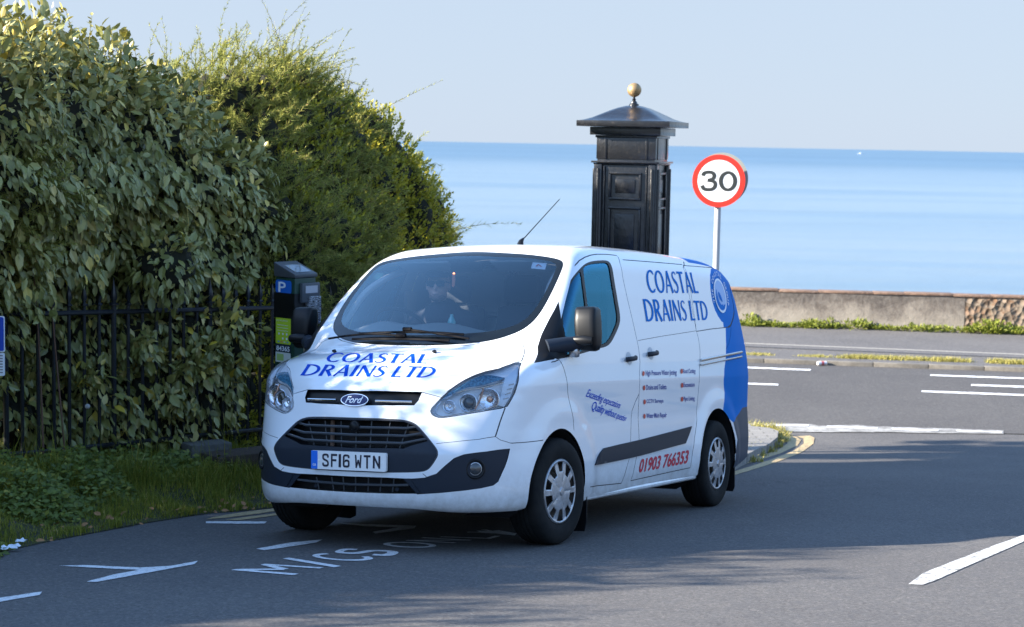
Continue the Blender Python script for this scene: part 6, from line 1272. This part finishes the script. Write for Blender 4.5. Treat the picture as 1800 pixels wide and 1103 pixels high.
def leaf_litter():
    rg = np.random.default_rng(9); n_ = 46; px = rg.uniform(60, 480, n_); py = 975-(px-60)*.16-rg.uniform(0, 45, n_); P = onground(px, py); P[:, 2] = bank(P[:, 0], P[:, 1])+.03; d = rg.normal(0, 1, (n_, 3))*[1, 1, .2]; L = rg.uniform(.03, .06, n_)
    V, F, k = leaves(P, d, np.array([0, -.4, 1.])+rg.normal(0, .3, (n_, 3)), L, L*.6, LEAF8); tag(fast_mesh('fallen_leaves', V, F, mat('dry_leaf', (.30, .15, .06), rough=.8), None, None), kind='stuff')
leaf_litter()
tw = MB(); q = onground([318, 332, 345, 372, 385], [884, 875, 866, 864, 866]); q[:, 2] += .16; tw.tube(q, [.010, .008, .007, .006, .004], 5); q = onground([345, 330, 322], [866, 868, 878]); q[:, 2] += .17; tw.tube(q, .005, 5); tag(tw.build('fallen_branch', mat('dry_wood', (.22, .17, .12), rough=.9), None), 'dry pale fallen branch on the grass verge', 'branch')
for x, y0, y1, lb in ((147, 850, 781, 'grey dandelion seed head on a tall thin stalk in front of the railings'),):
    a = onground(x, y0+40)[0]; a[2] = bank(a[0], a[1]); b = a+[.02, .05, .55]; o = MB().tube([a, b], .003, 5); o.build('stalk', m_weed, None)
    s = D.objects['stalk']; rt = empty('dandelion', tuple(a), lb, 'plant'); abs_parent(s, rt); h = MB().lathe([(.020*math.sin(t), b[2]-.020*math.cos(t)) for t in np.linspace(.001, 3.14, 10)], 14, (b[0], b[1], 0)); abs_parent(h.build('seed_head', mat('seed_fluff', (.35, .35, .33), rough=1), None, True), rt)
# ------------------------------------------------------------------ inside the cab (van frame)
def cab():
    db = []
    xs_ = np.linspace(.22, -.34, 12); ys_ = np.linspace(-.84, .84, 41)
    def dz(x, y):
        base_ = np.interp(x, [-.34, -.26, -.1, .22], [1.20, 1.295, 1.325, 1.225]); hood = .085*np.exp(-((y+.44)/.20)**2)*np.exp(-((x+.20)/.12)**2); mid = .075*np.exp(-((y-.02)/.28)**2)*np.exp(-((x+.20)/.16)**2); return base_+hood+mid-.02*y*y
    V = [(x-.12*y*y*0, y, min(dz(x, y), 3)) for x in xs_ for y in ys_]; F = [(i*41+j, i*41+j+1, (i+1)*41+j+1, (i+1)*41+j) for i in range(11) for j in range(40)]
    P = np.array(V); f = FF(P); P[:, 2] -= np.maximum(f+.03, 0)*1.2; d_ = mesh('dashboard', P, F, m_dash, van, True)
    MB().box((-.33, 0, .98), (.06, 1.68, .46)).build('dash_front', m_seat, d_)
    sw = MB(); cw = np.array([-.44, -.44, 1.365]); ax = unit(np.array([-.62, 0, .78])); u_ = np.array([0, 1, 0.]); v_ = np.cross(ax, u_); ring = [cw+(u_*math.cos(t)+v_*math.sin(t))*.185 for t in np.linspace(0, 2*np.pi, 37)]
    w_ = MB().tube(ring, .015, 8, cap=False).build('steering_wheel', m_black, van, True); h = MB()
    for t in (0, math.pi, -math.pi/2 if v_[2] > 0 else math.pi/2): h.tube([cw, cw+(u_*math.cos(t)+v_*math.sin(t))*.18], .018, 6)
    h.lathe([(0, .02), (.05, .015), (.06, -.02)], 16, cw).tube([cw, cw-ax*.3], .03, 8).build('wheel_spokes', m_black, w_, True)
    def seat(y, w, name):
        s_ = MB().box((-.93, y, .90), (.50, w, .16)).build(name, m_seat, van, bevel=.05)
        MB().box((-1.13, y, 1.22), (.15, w*.96, .60), np.array(Matrix.Rotation(math.radians(-12), 3, 'Y'))).build('seat_back', m_seat, s_, bevel=.055)
        for yy in ((y,) if w < .7 else (y-.23, y+.23)): MB().box((-1.17, yy, 1.63), (.10, .27, .20)).build('headrest', m_seat, s_, bevel=.045); 
    seat(-.42, .50, 'driver_seat'); seat(.36, .86, 'passenger_seat')
    # steel bulkhead with pressed panels, roof lining, pillars, floor
    m_bulk = mat('bulkhead_grey', (.78, .78, .74), rough=.6)
    b_ = MB().box((-1.36, 0, 1.11), (.02, 1.40, 1.36)).build('bulkhead', m_bulk, van)
    for cy_, cz_, w, h in ((.28, 1.62, .50, .30), (-.32, 1.62, .50, .30), (.28, 1.22, .5, .3)):
        p = rrect(w, h, .07, 7); MB().prism(p, 0, .018, lambda u, v, q: np.array([-1.35+q, cy_+u, cz_+v])).build('pressed_panel', m_bulk, b_, bevel=.012)
        k = [np.array([-1.335, cy_+u*1.16, cz_+v*1.2]) for u, v in p]; MB().tube(k+[k[0]], .008, 6, cap=False).build('pressed_rib', m_seat, b_)
    hl_ = []; 
    for sg in (1, -1):
        pil = np.array([(-.06, .765, 1.28), (-.22, .73, 1.42), (-.38, .69, 1.585), (-.60, .64, 1.70), (-.80, .60, 1.76)])*[1, sg, 1]; MB().tube(catmull(pil, 4), .024, 8).build('pillar_trim', m_trim, van, True)
        MB().box((-1.22, .80*sg, 1.15), (.16, .03, .95)).build('pillar_trim', m_trim, van, bevel=.01); MB().box((-.52, .87*sg, .95), (1.15, .04, .50)).build('door_card', m_seat, van, bevel=.01)
        MB().tube([(-.80, .62*sg, 1.80), (-1.34, .62*sg, 1.82)], .03, 8).build('pillar_trim', m_trim, van, True)
    MB().tube([(-.74, y, 1.815-.09*y*y) for y in np.linspace(-.62, .62, 11)], .022, 8).build('header_trim', m_seat, van, True)
    MB().box((-1.06, 0, 1.85), (.58, 1.10, .015)).build('roof_lining', m_trim, van); MB().box((-.6, 0, .62), (1.5, 1.6, .03)).build('cab_floor', m_dark, van)
    for yy, sg in ((-.36, 1), (.36, -1)): MB().box((-.66, yy, 1.775), (.16, .40, .018), np.array(Matrix.Rotation(math.radians(-22), 3, 'Y'))).build('sun_visor', m_trim, van, bevel=.006)
    MB().box((-.52, .02, 1.765), (.03, .24, .07)).tube([(-.56, .02, 1.83), (-.52, .02, 1.77)], .01, 6).build('rear_view_mirror', m_black, van, bevel=.01)
    st = P3([(936, 460), (961, 462), (958, 473), (933, 471)]); st = st-nrm(st)*.006; s_ = mesh('screen_sticker', st, [(0, 1, 2, 3)], m_wht, ws_o, False)
    q = P3([(941, 468), (946, 463.5), (953, 468.5), (950, 468), (946, 465.5), (944, 468)]); q = q-nrm(q)*.003; mesh('sticker_mark', q, [tuple(range(6))], m_dot, s_, False)
cab()
fr_ = MB().tube([(-.36, .0, 1.735), (-.365, .0, 1.715)], .002, 4); af = MB().prism([(-.010, -.045), (.0, -.05), (.010, -.04), (.014, 0), (.012, .045), (0, .05), (-.008, .03)], -.003, .003, lambda u, v, h: np.array([-.365+h, u, 1.672+v])).build('air_freshener', mat('orange_card', (.85, .26, .14), rough=.6), None)
af.matrix_world = VM; tag(af, 'small orange air freshener hanging inside the windscreen', 'air freshener')
bt = MB().lathe([(0, 0), (.026, 0), (.028, .015), (.028, .08), (.022, .10), (.012, .12), (.012, .135), (0, .135)], 18).build('drink_bottle', mat('teal_bottle', (.10, .45, .48), rough=.15, coat=1), None, True); bt.matrix_world = VM @ Matrix.Translation((-.42, -.04, 1.31)); tag(bt, 'teal and clear drink bottle standing on the dashboard', 'bottle')
# ------------------------------------------------------------------ driver
def soft(parts, name, m, parent, vox=.010, smooth=4):
    "parts: list of (points, radii) capsules chains or ellipsoids -> one continuous skin"
    mb = MB()
    for kind, *a in parts:
        if kind == 'e':
            c_, r_, R = a[0], a[1], (np.array(a[2]) if len(a) > 2 else np.eye(3)); bm = bmesh.new(); bmesh.ops.create_icosphere(bm, subdivisions=3, radius=1); v0 = np.array([tuple(v.co) for v in bm.verts]); f0 = [[v.index for v in q.verts] for q in bm.faces]; bm.free(); mb.add((v0*np.array(r_)) @ R.T+np.array(c_), f0)
        else:
            pts, rad = catmull(a[0], 5), a[1]; rad = np.interp(np.linspace(0, 1, len(pts)), np.linspace(0, 1, len(rad)), rad); mb.tube(pts, rad, 12)
            for p, r_ in ((pts[0], rad[0]), (pts[-1], rad[-1])):
                bm = bmesh.new(); bmesh.ops.create_icosphere(bm, subdivisions=2, radius=r_); v0 = np.array([tuple(v.co) for v in bm.verts]); f0 = [[v.index for v in q.verts] for q in bm.faces]; bm.free(); mb.add(v0+p, f0)
    o = mb.build(name, m, None); md = o.modifiers.new('r', 'REMESH'); md.mode = 'VOXEL'; md.voxel_size = vox; ms = o.modifiers.new('s', 'SMOOTH'); ms.iterations = smooth
    dg = bpy.context.evaluated_depsgraph_get(); me = D.meshes.new_from_object(o.evaluated_get(dg)); o.modifiers.clear(); o.data = me; me.polygons.foreach_set('use_smooth', [True]*len(me.polygons)); o.data.materials.clear(); o.data.materials.append(m)
    if parent is not None: o.parent = parent
    return o
def driver():
    m_skin = mat('skin', (.78, .48, .37), rough=.55); n = N(m_skin); n.color(n.ramp(n.noise(n.coord(), 9, 4, .6), [(.3, (.72, .43, .33)), (.7, (.82, .54, .42))])); m_shirt = mat('dark_shirt', (.018, .022, .034), rough=.9); m_hair = mat('dark_hair', (.26, .16, .12), rough=.9)
    r = empty('person'); r.matrix_world = VM @ Matrix.Translation((-.80, -.335, 0)); tag(r, 'driver in black cap, sunglasses and dark T-shirt behind the windscreen', 'person')
    yaw = Matrix.Rotation(math.radians(16), 3, 'Z'); H0 = np.array([0.02, 0, 1.655]); hp = lambda x, y, z: H0+np.array(yaw @ Vector((x, y, z))); Ry = np.array(yaw)
    body = [('e', hp(-.012, 0, .035), (.098, .077, .092), Ry), ('e', hp(.018, 0, -.035), (.078, .066, .085), Ry), ('e', hp(.045, 0, -.085), (.048, .045, .036), Ry), ('e', hp(.103, 0, -.022), (.016, .014, .026), Ry), ('e', hp(.092, 0, -.066), (.014, .026, .009), Ry), ('e', hp(.085, 0, .022), (.014, .055, .012), Ry),
        ('e', hp(0, .080, -.012), (.018, .010, .032), Ry), ('e', hp(0, -.080, -.012), (.018, .010, .032), Ry), ('c', [hp(-.03, 0, -.06), hp(-.04, 0, -.12), (-.04, 0, 1.44)], [.056, .058, .070]),
        ('c', [(-.05, 0, 1.42), (-.08, 0, 1.2), (-.10, 0, .95)], [.13, .15, .15]), ('c', [(-.06, -.17, 1.40), (-.05, 0, 1.42), (-.06, .17, 1.40)], [.07, .08, .07])]
    for sg, wy in ((1, .085), (-1, -.295)):
        sh = np.array([-.06, .19*sg, 1.40]); el = np.array([.08, .27*sg-.02, 1.17]); wr = np.array([.31, wy, 1.31]); body += [('c', [sh, (sh+el)/2, el], [.058, .052, .042]), ('c', [el, (el+wr)/2, wr], [.043, .040, .028])]
        pm = wr+np.array([.035, 0, .018]); body += [('e', pm, (.045, .022, .040))]
        for k in range(4): a = pm+np.array([.02, .012*sg, .03-.019*k]); body += [('c', [a, a+[.028, -.006*sg, .006], a+[.034, -.030*sg, .0], a+[.016, -.040*sg, -.004]], [.0095, .009, .0085, .008])]
        a = pm+np.array([-.005, -.01*sg, .03]); body += [('c', [a, a+[.012, -.014*sg, .022], a+[.02, -.022*sg, .034]], [.011, .010, .009])]
    for sg in (1, -1): body += [('c', [(-.08, .09*sg, .93), (.25, .13*sg, .93), (.38, .14*sg, .75)], [.09, .075, .055])]
    soft(body, 'body', m_skin, r, .008, 3)
    sh = [('c', [(-.05, 0, 1.43), (-.08, 0, 1.2), (-.10, 0, .90)], [.145, .165, .165]), ('c', [(-.06, -.185, 1.395), (-.05, 0, 1.435), (-.06, .185, 1.395)], [.083, .088, .083])]
    for sg in (1, -1): sh += [('c', [(-.06, .19*sg, 1.40), (.0, .235*sg, 1.29), (.02, .245*sg, 1.25)], [.078, .07, .066]), ('c', [(.02, .245*sg, 1.25), (.08, .27*sg-.02, 1.17), (.24, .085*sg-.05*(sg < 0)-.11*(sg < 0)+.06*sg, 1.265)], [.064, .055, .042])]
    soft(sh, 't_shirt', m_shirt, r, .010, 5); tr = [('c', [(-.10, .09*sg, .92), (.27, .135*sg, .93), (.40, .145*sg, .72)], [.11, .09, .07]) for sg in (1, -1)]; soft(tr, 'trousers', m_shirt, r, .012, 4)
    # beard, cap, sunglasses
    soft([('e', hp(.024, 0, -.084), (.068, .059, .036), Ry), ('e', hp(.056, 0, -.094), (.042, .036, .026), Ry)], 'beard', m_hair, r, .006, 2)
    V = []; nn = 32
    for rr_, z in ((1.0, 0), (1.01, .02), (.97, .05), (.82, .08), (.5, .098), (0.01, .104)):
        for k in range(nn): t = 2*math.pi*k/nn; V.append(hp(-.014+.108*rr_*math.cos(t), .086*rr_*math.sin(t), .055+z))
    cap = mesh('cap', V, [(i*nn+k, i*nn+(k+1) % nn, (i+1)*nn+(k+1) % nn, (i+1)*nn+k) for i in range(5) for k in range(nn)], m_shirt, r, True)
    V = []; 
    for j, q in enumerate(np.linspace(0, 1, 5)):
        for k in range(13): t = math.radians(-62+124*k/12); V.append(hp(-.014+(.100+.075*q*math.cos(t)**.7)*math.cos(t), (.082+.006*q)*math.sin(t), .062-.016*q-.010*math.sin(t)**2*0))
    o = mesh('cap_peak', V, [(j*13+k, j*13+k+1, (j+1)*13+k+1, (j+1)*13+k) for j in range(4) for k in range(12)], m_shirt, cap, True); sd = o.modifiers.new('t', 'SOLIDIFY'); sd.thickness = .004
    m_sg = mat('sunglass_lens', (.01, .03, .035), rough=.08, coat=1); fr = MB()
    for sg in (1, -1):
        pl = [(u*.032+.035*sg, v*.021+.004) for u, v in ((-1, .7), (-.6, 1), (.6, 1), (1, .7), (.9, -.6), (.5, -1), (-.5, -1), (-.9, -.6))]
        fr.prism(pl, .098, .104, lambda u, v, h: hp(h-.5*u*u*6*.5, u, v)); fr.tube([hp(.085, .072*sg, .018), hp(0, .083*sg, .012)], .004, 6)
    fr.tube([hp(.106, -.01, .012), hp(.106, .01, .012)], .004, 6); fr.build('sunglasses', m_sg, r)
driver()
